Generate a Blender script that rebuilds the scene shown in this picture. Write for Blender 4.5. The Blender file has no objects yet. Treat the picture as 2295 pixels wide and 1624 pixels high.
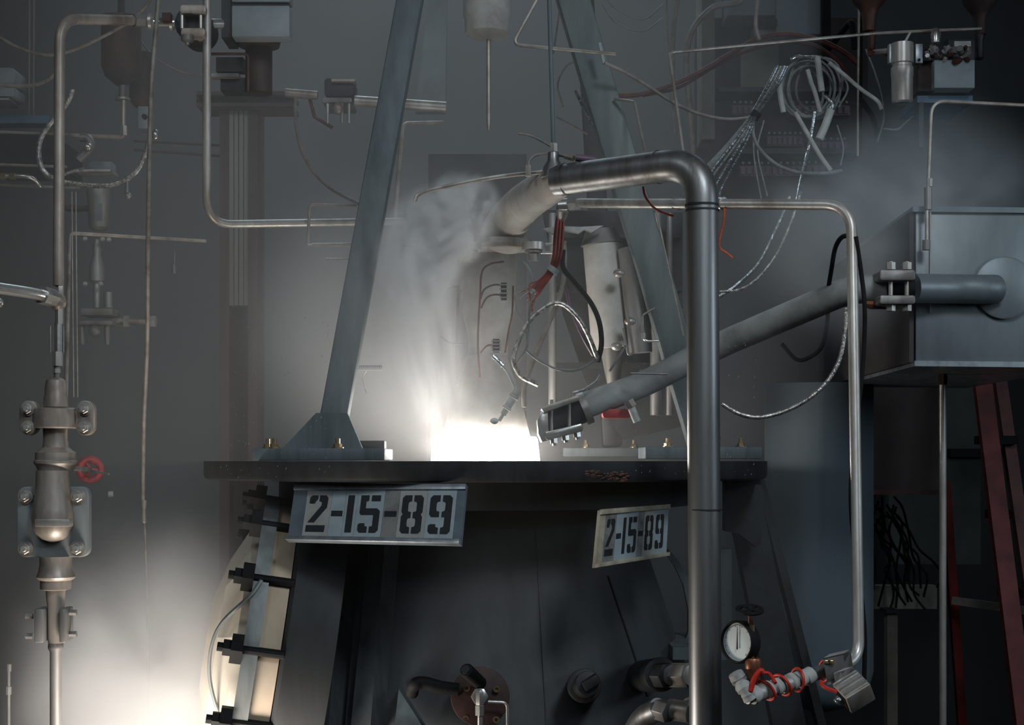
import bpy, bmesh, math, random
from mathutils import Vector, Matrix, noise as mnoise
random.seed(7)
V = Vector
scene = bpy.context.scene
COL = scene.collection
FPX, PX0, PY0, EYE = 3400.0, 1147.5, 1032.0, 1.6

# ------------------------------------------------------------------ camera, light, exposure
cam = bpy.data.cameras.new('camera'); camo = bpy.data.objects.new('camera', cam); COL.objects.link(camo)
cam.sensor_width = 36.0; cam.lens = FPX / 2295 * 36.0
cam.shift_y = (PY0 - 812.0) / 2295.0
cam.clip_start = 0.05
camo.location = (0, 0, EYE); camo.rotation_euler = (math.pi / 2, 0, 0)
scene.camera = camo
scene.view_settings.view_transform = 'Standard'
scene.view_settings.look = 'None'
scene.view_settings.gamma = 1.0
scene.view_settings.exposure = 0.0
scene.view_settings.use_curve_mapping = False
cy = scene.cycles
cy.max_bounces = 5; cy.diffuse_bounces = 2; cy.glossy_bounces = 3; cy.transmission_bounces = 3
cy.volume_bounces = 2; cy.transparent_max_bounces = 8
cy.volume_step_rate = 3.0; cy.volume_max_steps = 96
cy.sample_clamp_indirect = 4.0; cy.sample_clamp_direct = 0.0
cy.use_adaptive_sampling = True; cy.adaptive_threshold = 0.03
cy.use_denoising = True
cy.caustics_reflective = False; cy.caustics_refractive = False

world = bpy.data.worlds.new('world'); scene.world = world
world.use_nodes = True
world.node_tree.nodes['Background'].inputs['Color'].default_value = (0.55, 0.75, 1.0, 1)
world.node_tree.nodes['Background'].inputs['Strength'].default_value = 0.0


def P(px, py, Y):
    """A point of the room: the pixel's line of sight at distance Y along the room."""
    return V(((px - PX0) * Y / FPX, Y, EYE - (py - PY0) * Y / FPX))


def lamp(name, kind, loc, energy, color, size=0.3, aim=None, angle=None, blend=0.5):
    d = bpy.data.lights.new(name, kind); o = bpy.data.objects.new(name, d); COL.objects.link(o)
    o.location = loc; d.energy = energy; d.color = color
    if kind == 'AREA': d.size = size
    else: d.shadow_soft_size = size
    if kind == 'SPOT': d.spot_size = angle; d.spot_blend = blend
    if aim is not None:
        o.rotation_euler = (V(aim) - V(loc)).to_track_quat('-Z', 'Y').to_euler()
    return o

# floodlight high in front (cool), fire glow low behind the hatch (warm), the others are added, unseen fills
lamp('floodlight', 'SPOT', (1.15, 0.55, 3.65), 170, (0.84, 0.93, 1.0), 0.35, (0.10, 3.4, 1.5), math.radians(58), 0.65)
lamp('front_fill', 'AREA', (0.35, -0.9, 3.3), 12, (0.80, 0.92, 1.0), 1.4, (0.25, 3.2, 1.2))  # added unseen fill, stands in for bounce from the front of the room
lamp('fire_glow', 'POINT', P(310, 2010, 2.95), 35, (1.0, 0.91, 0.82), 0.16)
lamp('left_fill', 'AREA', (-1.7, 0.6, 3.9), 14, (0.86, 0.95, 1.0), 0.9, (-0.9, 3.3, 1.4))  # added unseen fill, brightens the fronts of the left-hand pipes and valves
lamp('back_fill', 'AREA', (-0.35, 5.3, 4.2), 13, (0.72, 0.90, 1.0), 1.0, (-0.35, 5.2, 1.5))  # added unseen fill, lifts the background wall and haze
lamp('right_fill', 'AREA', (2.75, 2.2, 2.35), 11, (0.74, 0.88, 1.0), 0.8, (0.9, 4.2, 1.5))  # added unseen fill for the dim right side and the tank flank
lamp('rear_wall_fill', 'AREA', (1.5, 5.3, 4.2), 5, (0.70, 0.86, 1.0), 0.9, (1.5, 5.9, 2.4))  # added unseen fill that brightens the far wall on the right


# ------------------------------------------------------------------ materials
def lin(c):
    return tuple(((x / 255.0) / 12.92 if x / 255.0 <= 0.04045 else (((x / 255.0) + 0.055) / 1.055) ** 2.4) for x in c)

MATS = {}
def mat(name, rgb, rough=0.5, metal=0.0, rgb2=None, scale=8.0, stretch=(1, 1, 1), bump=0.0, bscale=60.0, emit=0.0, mix=(0.4, 0.65), rvar=0.12, spec=0.5):
    m = bpy.data.materials.new(name); m.use_nodes = True
    nt = m.node_tree; N = nt.nodes; L = nt.links
    b = N['Principled BSDF']
    c1 = (*lin(rgb), 1); c2 = (*lin(rgb2 if rgb2 else tuple(x * 0.75 for x in rgb)), 1)
    tc = N.new('ShaderNodeTexCoord'); mp = N.new('ShaderNodeMapping'); mp.inputs['Scale'].default_value = stretch
    L.new(tc.outputs['Object'], mp.inputs['Vector'])
    n = N.new('ShaderNodeTexNoise'); n.inputs['Scale'].default_value = scale; n.inputs['Detail'].default_value = 5; n.inputs['Roughness'].default_value = 0.62
    L.new(mp.outputs['Vector'], n.inputs['Vector'])
    mr = N.new('ShaderNodeMapRange'); mr.inputs['From Min'].default_value = mix[0]; mr.inputs['From Max'].default_value = mix[1]
    L.new(n.outputs['Fac'], mr.inputs['Value'])
    mx = N.new('ShaderNodeMix'); mx.data_type = 'RGBA'
    L.new(mr.outputs['Result'], mx.inputs['Factor']); mx.inputs[6].default_value = c1; mx.inputs[7].default_value = c2
    L.new(mx.outputs[2], b.inputs['Base Color'])
    rr = N.new('ShaderNodeMapRange'); rr.inputs['To Min'].default_value = max(0.05, rough - rvar); rr.inputs['To Max'].default_value = min(1, rough + rvar)
    L.new(n.outputs['Fac'], rr.inputs['Value']); L.new(rr.outputs['Result'], b.inputs['Roughness'])
    b.inputs['Metallic'].default_value = metal
    b.inputs['Specular IOR Level'].default_value = spec
    if bump:
        n2 = N.new('ShaderNodeTexNoise'); n2.inputs['Scale'].default_value = bscale; n2.inputs['Detail'].default_value = 3
        L.new(mp.outputs['Vector'], n2.inputs['Vector'])
        bp = N.new('ShaderNodeBump'); bp.inputs['Strength'].default_value = bump; bp.inputs['Distance'].default_value = 0.004
        L.new(n2.outputs['Fac'], bp.inputs['Height']); L.new(bp.outputs['Normal'], b.inputs['Normal'])
    if emit:
        b.inputs['Emission Color'].default_value = c1; b.inputs['Emission Strength'].default_value = emit
    MATS[name] = m
    return m

ST = (1, 1, 0.08)
mat('wall', (50, 52, 53), 0.85, 0, (35, 36, 36), 1.3, (1, 1, 0.35), 0.25, 18)
mat('wall_dark', (44, 54, 62), 0.85, 0, (30, 36, 42), 1.6, (1, 1, 0.35), 0.25, 18)
mat('duct_frost', (152, 154, 151), 0.6, 0.0, (118, 120, 118), 9, (1, 1, 1), 0.15, 40)
mat('dome_pale', (208, 200, 186), 0.7, 0.0, (188, 176, 158), 5)
mat('concrete', (50, 50, 49), 0.9, 0, (36, 36, 35), 3, (1, 1, 1), 0.3, 30)
mat('steel', (186, 183, 178), 0.4, 0.55, (138, 130, 122), 14, (1, 1, 0.3), 0.06, 90)
mat('steel_warm', (168, 159, 150), 0.46, 0.4, (122, 110, 100), 16, (1, 1, 0.3), 0.08, 90)
mat('steel_dull', (140, 138, 136), 0.5, 0.5, (96, 92, 88), 10, (1, 1, 0.2), 0.1, 70)
mat('steel_bright', (214, 212, 208), 0.26, 0.8, (160, 156, 150), 14, (1, 1, 1), 0.08, 80)
mat('pipe_dark', (138, 140, 141), 0.42, 0.82, (96, 93, 90), 22, (1, 1, 0.07), 0.08, 60)
mat('leg_blue', (88, 99, 103), 0.62, 0.1, (58, 67, 71), 14, (1, 1, 0.12), 0.15, 50)
mat('leg_green', (96, 105, 104), 0.62, 0.1, (66, 77, 80), 12, (1, 1, 0.12), 0.15, 50)
mat('ring', (44, 46, 49), 0.6, 0.2, (28, 28, 29), 16, (1, 1, 0.3), 0.25, 60)
mat('housing', (38, 41, 43), 0.65, 0.0, (27, 29, 30), 8, ST, 0.12, 40)
mat('cone', (54, 59, 63), 0.6, 0.1, (36, 38, 40), 9, ST, 0.10, 40, mix=(0.38, 0.68))
mat('cone_rib', (72, 78, 81), 0.62, 0.1, (40, 41, 42), 12, ST, 0.12, 40)
mat('dark_steel', (44, 47, 50), 0.55, 0.4, (28, 27, 27), 14, (1, 1, 1), 0.12, 60)
mat('black', (17, 18, 19), 0.7, 0.0, (10, 10, 10), 10, spec=0.2)
mat('black_rubber', (16, 16, 17), 0.75, 0.0, (10, 10, 10), 30, (1, 1, 1), 0.1, 150, spec=0.2)
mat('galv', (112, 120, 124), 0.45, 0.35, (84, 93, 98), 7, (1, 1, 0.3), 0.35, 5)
mat('box_grey', (128, 137, 141), 0.6, 0.1, (108, 116, 120), 7)
mat('tank_blue', (100, 113, 122), 0.6, 0.0, (86, 98, 106), 3, ST)
mat('cream', (196, 178, 156), 0.7, 0.0, (176, 156, 132), 10, (1, 1, 0.4))
mat('flange_grey', (136, 142, 142), 0.6, 0.2, (104, 106, 104), 12, ST)
mat('pale', (178, 178, 172), 0.6, 0.0, (138, 134, 128), 10)
mat('frost', (196, 194, 188), 0.65, 0.0, (170, 164, 156), 10, (1, 1, 1), 0.1, 60)
mat('rust', (74, 48, 38), 0.6, 0.3, (42, 29, 24), 14, (1, 1, 1), 0.3, 40)
mat('rust_dark', (58, 44, 40), 0.7, 0.3, (36, 28, 26), 14, (1, 1, 1), 0.3, 40)
mat('beam_brown', (82, 62, 60), 0.75, 0.05, (58, 46, 46), 9, ST, 0.2, 30)
mat('conduit', (122, 122, 116), 0.6, 0.4, (96, 92, 86), 12, ST)
mat('tube_thin', (166, 160, 152), 0.42, 0.55, (126, 118, 108), 18)
mat('hose_grey', (132, 126, 118), 0.6, 0.1, (100, 92, 84), 30, (1, 1, 1), 0.2, 120)
mat('braid', (196, 192, 186), 0.4, 0.8, (96, 94, 92), 110, (1, 1, 1), 0.5, 190)
mat('foil', (206, 210, 212), 0.26, 0.95, (120, 126, 132), 60, (1, 1, 1), 0.8, 70)
mat('wire_grey', (128, 132, 132), 0.55, 0.0, (98, 100, 100), 30)
mat('wire_red', (132, 44, 32), 0.55, 0.0, (92, 30, 22), 40, (1, 1, 1), 0.3, 160)
mat('wire_dark_red', (92, 34, 28), 0.6, 0.0, (62, 24, 20), 40, (1, 1, 1), 0.3, 160)
mat('cord_red', (196, 44, 28), 0.5, 0.0, (160, 34, 22), 30)
mat('wire_orange', (186, 88, 60), 0.5, 0.2, (140, 64, 44), 30)
mat('ladder_red', (104, 16, 16), 0.6, 0.0, (72, 14, 14), 10)
mat('ladder_pale', (92, 44, 44), 0.6, 0.0, (70, 36, 36), 10)
mat('valve_red', (168, 44, 48), 0.5, 0.0, (120, 32, 34), 18)
mat('brown_flange', (56, 27, 23), 0.6, 0.1, (40, 22, 19), 12, (1, 1, 1), 0.1, 60)
mat('copper', (142, 92, 70), 0.42, 0.7, (100, 64, 50), 20)
mat('brass', (172, 150, 116), 0.36, 0.8, (134, 112, 84), 20)
mat('tape', (176, 178, 176), 0.7, 0.0, (146, 146, 142), 26, (1, 1, 1), 0.3, 60)
mat('purple', (96, 74, 92), 0.55, 0.0, (72, 56, 70), 20)
mat('sign_plate', (150, 162, 167), 0.5, 0.0, (138, 149, 154), 24)
mat('sign_warm', (156, 157, 154), 0.55, 0.0, (142, 141, 136), 24)
mat('sign_tan', (126, 125, 122), 0.6, 0.0, (88, 86, 85), 20, mix=(0.45, 0.7))
mat('sign_back', (102, 114, 122), 0.5, 0.2, (88, 98, 106), 20)
mat('sign_cream', (170, 163, 145), 0.55, 0.0, (140, 130, 114), 20)
mat('alu', (160, 168, 172), 0.38, 0.6, (124, 130, 136), 24)
mat('paint_black', (34, 38, 42), 0.55, 0.0, (26, 29, 33), 30)
mat('dial', (206, 214, 214), 0.4, 0.0, (196, 204, 204), 10)
mat('green_panel', (66, 72, 68), 0.8, 0.0, (50, 55, 53), 3)
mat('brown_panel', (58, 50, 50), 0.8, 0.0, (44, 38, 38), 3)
mat('beige_dark', (120, 116, 106), 0.8, 0.0, (96, 92, 84), 6)
mat('blue_trim', (60, 92, 112), 0.5, 0.1, (44, 70, 88), 10)


def emitter(name, strength, col):
    m = bpy.data.materials.new(name); m.use_nodes = True; nt = m.node_tree; nt.nodes.clear()
    e = nt.nodes.new('ShaderNodeEmission'); e.inputs['Color'].default_value = (*col, 1); e.inputs['Strength'].default_value = strength
    o = nt.nodes.new('ShaderNodeOutputMaterial'); nt.links.new(e.outputs[0], o.inputs['Surface'])
    MATS[name] = m; return m
emitter('flame', 44.0, (1.0, 0.95, 0.88))


def volume(name, density, col=(1, 1, 1), noise_scale=None, thr=(0.42, 0.75), falloff=True, stretch=(1, 1, 1), distort=0.6, aniso=0.0, offset=(0, 0, 0), detail=3, power=1.0):
    m = bpy.data.materials.new(name); m.use_nodes = True; nt = m.node_tree; N = nt.nodes; L = nt.links; N.clear()
    out = N.new('ShaderNodeOutputMaterial'); s = N.new('ShaderNodeVolumeScatter'); L.new(s.outputs[0], out.inputs['Volume'])
    s.inputs['Color'].default_value = (*col, 1); s.inputs['Density'].default_value = density; s.inputs['Anisotropy'].default_value = aniso
    if noise_scale:
        tc = N.new('ShaderNodeTexCoord'); mp = N.new('ShaderNodeMapping'); mp.inputs['Scale'].default_value = stretch; mp.inputs['Location'].default_value = offset
        L.new(tc.outputs['Object'], mp.inputs['Vector'])
        n = N.new('ShaderNodeTexNoise'); n.inputs['Scale'].default_value = noise_scale; n.inputs['Detail'].default_value = detail; n.inputs['Distortion'].default_value = distort
        L.new(mp.outputs['Vector'], n.inputs['Vector'])
        mr = N.new('ShaderNodeMapRange'); mr.inputs['From Min'].default_value = thr[0]; mr.inputs['From Max'].default_value = thr[1]
        L.new(n.outputs['Fac'], mr.inputs['Value'])
        val = mr.outputs['Result']
        if falloff:
            ln = N.new('ShaderNodeVectorMath'); ln.operation = 'LENGTH'; L.new(tc.outputs['Object'], ln.inputs[0])
            fr = N.new('ShaderNodeMapRange'); fr.interpolation_type = 'SMOOTHSTEP'
            fr.inputs['From Min'].default_value = 1.0; fr.inputs['From Max'].default_value = 0.25
            L.new(ln.outputs['Value'], fr.inputs['Value'])
            mu = N.new('ShaderNodeMath'); mu.operation = 'MULTIPLY'; L.new(val, mu.inputs[0]); L.new(fr.outputs['Result'], mu.inputs[1]); val = mu.outputs[0]
        mu = N.new('ShaderNodeMath'); mu.operation = 'MULTIPLY'; L.new(val, mu.inputs[0]); mu.inputs[1].default_value = density
        L.new(mu.outputs[0], s.inputs['Density'])
    else:
        try: m.cycles.homogeneous_volume = True
        except Exception: pass
    MATS[name] = m; return m


# ------------------------------------------------------------------ mesh builder
def frame(axis, hint=V((0, 0, 1))):
    z = V(axis).normalized()
    if abs(z.dot(hint)) > 0.97: hint = V((1, 0, 0)) if abs(z.x) < 0.9 else V((0, 1, 0))
    x = hint.cross(z).normalized(); y = z.cross(x)
    return x, y, z

def catmull(pts, n=7):
    if len(pts) < 3: return pts
    p = [pts[0] * 2 - pts[1]] + pts + [pts[-1] * 2 - pts[-2]]
    out = []
    for i in range(1, len(p) - 2):
        a, b, c, d = p[i - 1], p[i], p[i + 1], p[i + 2]
        for k in range(n):
            t = k / n
            out.append(0.5 * ((2 * b) + (c - a) * t + (2 * a - 5 * b + 4 * c - d) * t * t + (3 * b - a - 3 * c + d) * t ** 3))
    out.append(pts[-1]); return out

def fillet(pts, r, n=8):
    out = [pts[0]]
    for i in range(1, len(pts) - 1):
        a, b, c = pts[i - 1], pts[i], pts[i + 1]
        u = (a - b); w = (c - b); lu, lw = u.length, w.length
        if lu < 1e-6 or lw < 1e-6: continue
        ang = u.angle(w)
        d = min(r / max(math.tan(ang / 2), 1e-3), lu * 0.49, lw * 0.49)
        p0 = b + u.normalized() * d; p1 = b + w.normalized() * d
        for k in range(n + 1):
            t = k / n
            out.append(p0 * (1 - t) ** 2 + b * 2 * t * (1 - t) + p1 * t * t)
    out.append(pts[-1]); return out


class MB:
    def __init__(s): s.v = []; s.f = []
    def add(s, vs, fs):
        o = len(s.v); s.v += [V(x) for x in vs]; s.f += [tuple(i + o for i in f) for f in fs]; return s
    def box(s, c, size, axes=None):
        x, y, z = axes if axes else (V((1, 0, 0)), V((0, 1, 0)), V((0, 0, 1)))
        c = V(c); hx, hy, hz = x * size[0] / 2, y * size[1] / 2, z * size[2] / 2
        vs = [c + hx * i + hy * j + hz * k for k in (-1, 1) for j in (-1, 1) for i in (-1, 1)]
        return s.add(vs, [(0, 2, 3, 1), (4, 5, 7, 6), (0, 1, 5, 4), (2, 6, 7, 3), (1, 3, 7, 5), (0, 4, 6, 2)])
    def prism(s, pts, vec):
        n = len(pts); vec = V(vec); a = [V(p) for p in pts]; b = [p + vec for p in a]
        fs = [tuple(range(n))[::-1], tuple(range(n, 2 * n))] + [(i, (i + 1) % n, n + (i + 1) % n, n + i) for i in range(n)]
        return s.add(a + b, fs)
    def lathe(s, prof, base, axis=(0, 0, 1), seg=24, caps=True, hint=V((0, 0, 1)), phase=0.0):
        x, y, z = frame(axis, hint); base = V(base); vs = []; fs = []
        for h, r in prof:
            for k in range(seg):
                t = 2 * math.pi * (k + phase) / seg
                vs.append(base + z * h + x * (r * math.cos(t)) + y * (r * math.sin(t)))
        for i in range(len(prof) - 1):
            for k in range(seg):
                a = i * seg + k; b = i * seg + (k + 1) % seg
                fs.append((a, b, b + seg, a + seg))
        if caps:
            fs.append(tuple(range(seg))[::-1]); m = (len(prof) - 1) * seg; fs.append(tuple(range(m, m + seg)))
        return s.add(vs, fs)
    def cyl(s, p0, p1, r0, r1=None, seg=20, caps=True, phase=0.0):
        p0, p1 = V(p0), V(p1); d = p1 - p0
        return s.lathe([(0, r0), (d.length, r0 if r1 is None else r1)], p0, d, seg, caps, phase=phase)
    def tube(s, pts, r, seg=12, radii=None, caps=True, flat=None):
        pts = [V(p) for p in pts]; n = len(pts); vs = []; fs = []
        tans = [((pts[min(i + 1, n - 1)] - pts[max(i - 1, 0)]).normalized()) for i in range(n)]
        x, y, z = frame(tans[0])
        for i in range(n):
            t = tans[i]; x = (x - t * x.dot(t)).normalized(); y = t.cross(x)
            rr = radii[i] if radii else r
            for k in range(seg):
                a = 2 * math.pi * k / seg
                vs.append(pts[i] + x * (rr * math.cos(a)) + y * (rr * (flat or 1) * math.sin(a)))
        for i in range(n - 1):
            for k in range(seg):
                a = i * seg + k; b = i * seg + (k + 1) % seg
                fs.append((a, b, b + seg, a + seg))
        if caps:
            fs.append(tuple(range(seg))[::-1]); m = (n - 1) * seg; fs.append(tuple(range(m, m + seg)))
        return s.add(vs, fs)
    def sphere(s, c, r, seg=20, rings=10, scale=(1, 1, 1)):
        prof = [(-math.cos(math.pi * i / rings), math.sin(math.pi * i / rings)) for i in range(rings + 1)]
        prof[0] = (-1, 0.02); prof[-1] = (1, 0.02)
        vs = []; fs = []
        for h, q in prof:
            for k in range(seg):
                t = 2 * math.pi * k / seg
                vs.append(V(c) + V((q * math.cos(t) * r * scale[0], q * math.sin(t) * r * scale[1], h * r * scale[2])))
        for i in range(rings):
            for k in range(seg):
                a = i * seg + k; b = i * seg + (k + 1) % seg
                fs.append((a, b, b + seg, a + seg))
        fs.append(tuple(range(seg))[::-1]); m = rings * seg; fs.append(tuple(range(m, m + seg)))
        return s.add(vs, fs)
    def torus(s, c, axis, R, r, seg=28, sec=10, a0=0, a1=2 * math.pi):
        x, y, z = frame(axis); full = abs(a1 - a0 - 2 * math.pi) < 1e-4
        n = seg if full else seg + 1; vs = []; fs = []
        for i in range(n):
            t = a0 + (a1 - a0) * i / seg; d = x * math.cos(t) + y * math.sin(t)
            for k in range(sec):
                q = 2 * math.pi * k / sec
                vs.append(V(c) + d * (R + r * math.cos(q)) + z * (r * math.sin(q)))
        for i in range(seg):
            for k in range(sec):
                a = i * sec + k; b = i * sec + (k + 1) % sec; j = ((i + 1) % n) * sec
                fs.append((a, j + k, j + (k + 1) % sec, b))
        if not full:
            fs.append(tuple(range(sec))); m = (n - 1) * sec; fs.append(tuple(range(m, m + sec))[::-1])
        return s.add(vs, fs)
    def mesh(s, name, material, off=V((0, 0, 0)), bevel=0, angle=35):
        me = bpy.data.meshes.new(name)
        me.from_pydata([tuple(v - off) for v in s.v], [], s.f); me.update()
        bm = bmesh.new(); bm.from_mesh(me)
        bmesh.ops.recalc_face_normals(bm, faces=bm.faces)
        if bevel:
            es = [e for e in bm.edges if len(e.link_faces) == 2 and e.calc_face_angle(0) > 0.6]
            if es: bmesh.ops.bevel(bm, geom=es, offset=bevel, segments=2, profile=0.5, affect='EDGES', clamp_overlap=True)
        bm.to_mesh(me); bm.free()
        for p in me.polygons: p.use_smooth = True
        me.set_sharp_from_angle(angle=math.radians(angle))
        me.materials.append(MATS[material]); return me

def tag(o, label=None, cat=None, group=None, kind=None):
    if label: o['label'] = label
    if cat: o['category'] = cat
    if group: o['group'] = group
    if kind: o['kind'] = kind
    return o

WLOC = {}
def thing(name, label, cat, loc, group=None, kind=None):
    o = bpy.data.objects.new(name, None); COL.objects.link(o); o.location = loc; o.empty_display_size = 0.05
    WLOC[o.name] = V(loc); return tag(o, label, cat, group, kind)

def part(name, mb, material, parent, label=None, bevel=0, angle=35, kind=None):
    off = WLOC[parent.name]
    o = bpy.data.objects.new(name, mb.mesh(name, material, off, bevel, angle)); COL.objects.link(o)
    o.parent = parent; WLOC[o.name] = off
    return tag(o, label, None, None, kind)

def solo(name, mb, material, label, cat, group=None, kind=None, bevel=0, angle=35):
    lo = V((min(v.x for v in mb.v), min(v.y for v in mb.v), min(v.z for v in mb.v)))
    hi = V((max(v.x for v in mb.v), max(v.y for v in mb.v), max(v.z for v in mb.v)))
    off = V(((lo.x + hi.x) / 2, (lo.y + hi.y) / 2, lo.z))
    o = bpy.data.objects.new(name, mb.mesh(name, material, off, bevel, angle)); COL.objects.link(o); o.location = off
    WLOC[o.name] = off; return tag(o, label, cat, group, kind)

BOLTS = {}
def bolt(parent, p, axis, r, material='steel', h=None, stud=0.0, name='bolt'):
    """hex head on a washer (with the stud end showing), shared mesh per size"""
    h = h or r * 0.9; key = (round(r, 5), round(h, 5), material, round(stud, 4))
    if key not in BOLTS:
        m = MB(); m.lathe([(0, r * 1.35), (r * 0.25, r * 1.35)], (0, 0, 0), (0, 0, 1), 14)
        m.lathe([(r * 0.2, r), (h, r), (h + r * 0.15, r * 0.85)], (0, 0, 0), (0, 0, 1), 6)
        if stud: m.lathe([(0.0, r * 0.55), (h + stud, r * 0.55), (h + stud + r * .1, r * .45)], (0, 0, 0), (0, 0, 1), 10)
        BOLTS[key] = m.mesh('bolt', material, bevel=0)
    o = bpy.data.objects.new(name, BOLTS[key]); COL.objects.link(o)
    x, y, z = frame(axis)
    M = Matrix((x, y, z)).transposed().to_4x4(); M.translation = V(p) - WLOC[parent.name]
    o.parent = parent; o.matrix_local = M
    return o

def path(pts, mode='s', r=40):
    q = [P(*p) for p in pts]
    if mode == 's': return catmull(q)
    if mode == 'f': return fillet(q, r * pts[0][2] / FPX)
    return q

def pr(px, Y): return px * Y / FPX

def tube(name, label, cat, material, rpx, mode, pts, group=None, fr=40, seg=None, flat=None):
    m = MB(); m.tube(path(pts, mode, fr), pr(rpx, pts[0][2]), seg or (18 if rpx > 7 else 10), flat=flat)
    return solo(name, m, material, label, cat, group)

def tpart(name, parent, material, rpx, mode, pts, fr=40, label=None, seg=None):
    m = MB(); m.tube(path(pts, mode, fr), pr(rpx, pts[0][2]), seg or (18 if rpx > 7 else 10))
    return part(name, m, material, parent, label)

def vl(cx, Y, prof, seg=28):
    """lathe about a vertical line: rows (py, radius in px at Y)"""
    s = Y / FPX; z0 = EYE - (prof[-1][0] - PY0) * s
    rows = sorted([(EYE - (py - PY0) * s - z0, r * s) for py, r in prof])
    return MB().lathe(rows, (((cx - PX0) * s), Y, z0), (0, 0, 1), seg)

def pbox(x0, y0, x1, y1, Y, d):
    """a box whose front face fills the pixel rectangle at Y and which is d deep"""
    a = P(x0, y1, Y); b = P(x1, y0, Y)
    return MB().box(((a.x + b.x) / 2, Y + d / 2, (a.z + b.z) / 2), (b.x - a.x, d, b.z - a.z))

# ------------------------------------------------------------------ room shell
def slab(name, lo, hi, material):
    m = MB(); m.box([(a + b) / 2 for a, b in zip(lo, hi)], [b - a for a, b in zip(lo, hi)])
    return solo(name, m, material, None, None, kind='structure')
slab('floor', (-3.1, -1.6, -0.1), (3.1, 6.9, 0.0), 'concrete')
slab('ceiling', (-3.1, -1.6, 4.3), (3.1, 6.9, 4.4), 'concrete')
slab('wall_back', (-3.1, 6.8, 0.0), (3.1, 6.9, 4.3), 'wall')
slab('wall_left', (-3.1, -1.6, 0.0), (-3.0, 6.8, 4.3), 'wall')
slab('wall_right', (3.0, -1.6, 0.0), (3.1, 6.8, 4.3), 'wall_dark')
slab('wall_front', (-3.0, -1.6, 0.0), (3.0, -1.5, 4.3), 'wall_dark')

# ------------------------------------------------------------------ test stand: ring, cone, port hatch
AX = P(1090, PY0, 3.7); AXX, AXY = AX.x, AX.y
RTOP = EYE - 0.001; RBOT = RTOP - 0.043; RR = 0.676
stand = thing('diffuser_stand', 'dark blue-grey conical exhaust diffuser under a wide flat ring plate', 'test stand', (AXX, AXY, 0))
m = MB(); m.lathe([(0, RR - 0.012), (0.004, RR - 0.003), (0.012, RR), (0.043, RR), (0.043, 0.19), (0, 0.19), (0, RR - 0.012)], (AXX, AXY, RBOT), (0, 0, 1), 96, caps=False)
part('ring_plate', m, 'ring', stand, 'near-black ring plate')
zc = RBOT
CONE = [(1.53, 0.34), (1.495, 0.352), (1.2, 0.452), (1.0, 0.52), (0.5, 0.62), (0.0, 0.64)]
def coneR(z):
    for (za, ra), (zb, rb) in zip(CONE, CONE[1:]):
        if za >= z >= zb: return ra + (rb - ra) * (za - z) / (za - zb)
    return CONE[0][1] if z > CONE[0][0] else CONE[-1][1]
def coneP(px, py, lift=0.0):
    Y = 3.3
    for _ in range(6):
        p = P(px, py, Y); R = coneR(p.z) + lift; x = p.x - AXX
        Y = AXY - math.sqrt(max(R * R - x * x, 1e-4))
    return P(px, py, Y)
m = MB(); m.lathe([(z, r) for z, r in reversed(CONE)] + [(RBOT - 0.001, 0.335)], (AXX, AXY, 0), (0, 0, 1), 80)
part('cone', m, 'cone', stand)
m = MB(); m.lathe([(-0.062, 0.475), (-0.062, 0.50), (0, 0.50), (0, 0.475)], (AXX, AXY, RBOT + 0.001), (0, 0, 1), 80, caps=False)
m.lathe([(-0.062, 0.34), (-0.056, 0.34), (-0.056, 0.49), (-0.062, 0.49), (-0.062, 0.34)], (AXX, AXY, RBOT), (0, 0, 1), 80, caps=False)
part('collar', m, 'cone', stand)
def strip_on_cone(a, b, wa, wb, thick, n=10):
    mm = MB(); vs = []
    for i in range(n + 1):
        t = i / n; px = a[0] + (b[0] - a[0]) * t; py = a[1] + (b[1] - a[1]) * t; w = (wa + (wb - wa) * t) / 2
        l, r = coneP(px - w, py), coneP(px + w, py); c = (l + r) / 2
        nrm = V((c.x - AXX, c.y - AXY, 0.1)).normalized()
        vs += [l - nrm * .004, r - nrm * .004, r + nrm * thick, l + nrm * thick]
    fs = [(0, 1, 2, 3), tuple(4 * n + k for k in (3, 2, 1, 0))]
    for i in range(n):
        for k in range(4): fs.append((4 * i + k, 4 * i + (k + 1) % 4, 4 * i + 4 + (k + 1) % 4, 4 * i + 4 + k))
    return mm.add(vs, fs)
for a, b, wa, wb, t in [((798, 1150), (752, 1640), 40, 48, .055), ((842, 1150), (800, 1640), 14, 18, .03), ((884, 1150), (838, 1640), 34, 44, .055)]:
    part('rib', strip_on_cone(a, b, wa, wb, t), 'cone_rib', stand)
for a, b, w in [((1200, 1190), (1224, 1640), 1.6), ((1362, 1290), (1450, 1560), 2)]:
    part('weld_seam', strip_on_cone(a, b, w, w, .004, 6), 'dark_steel', stand)
g = [coneP(898, 1534), coneP(972, 1640), coneP(888, 1640)]
m = MB(); m.prism([g[0] + V((0, -.06, 0)), g[1] + V((0, -.09, 0)), g[2] + V((0, -.09, 0))], (0, .05, 0)); part('gusset', m, 'leg_blue', stand)
# weld build-up on the rim of the ring
m = MB(); rnd = random.Random(3)
for i in range(90):
    px = 1312 + 98 * rnd.random(); py = 1056 + 24 * rnd.random() * (0.4 + 0.6 * (px - 1310) / 100)
    q = P(px, py, 3.05); x = q.x - AXX; yy = AXY - math.sqrt(RR * RR - x * x)
    m.sphere((q.x, yy + .002, q.z), 0.0022 + 0.003 * rnd.random(), 7, 4, (1.7, 0.9, 0.8))
part('weld_bead', m, 'rust', stand, 'lumpy rusty weld build-up', kind='stuff')
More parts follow.
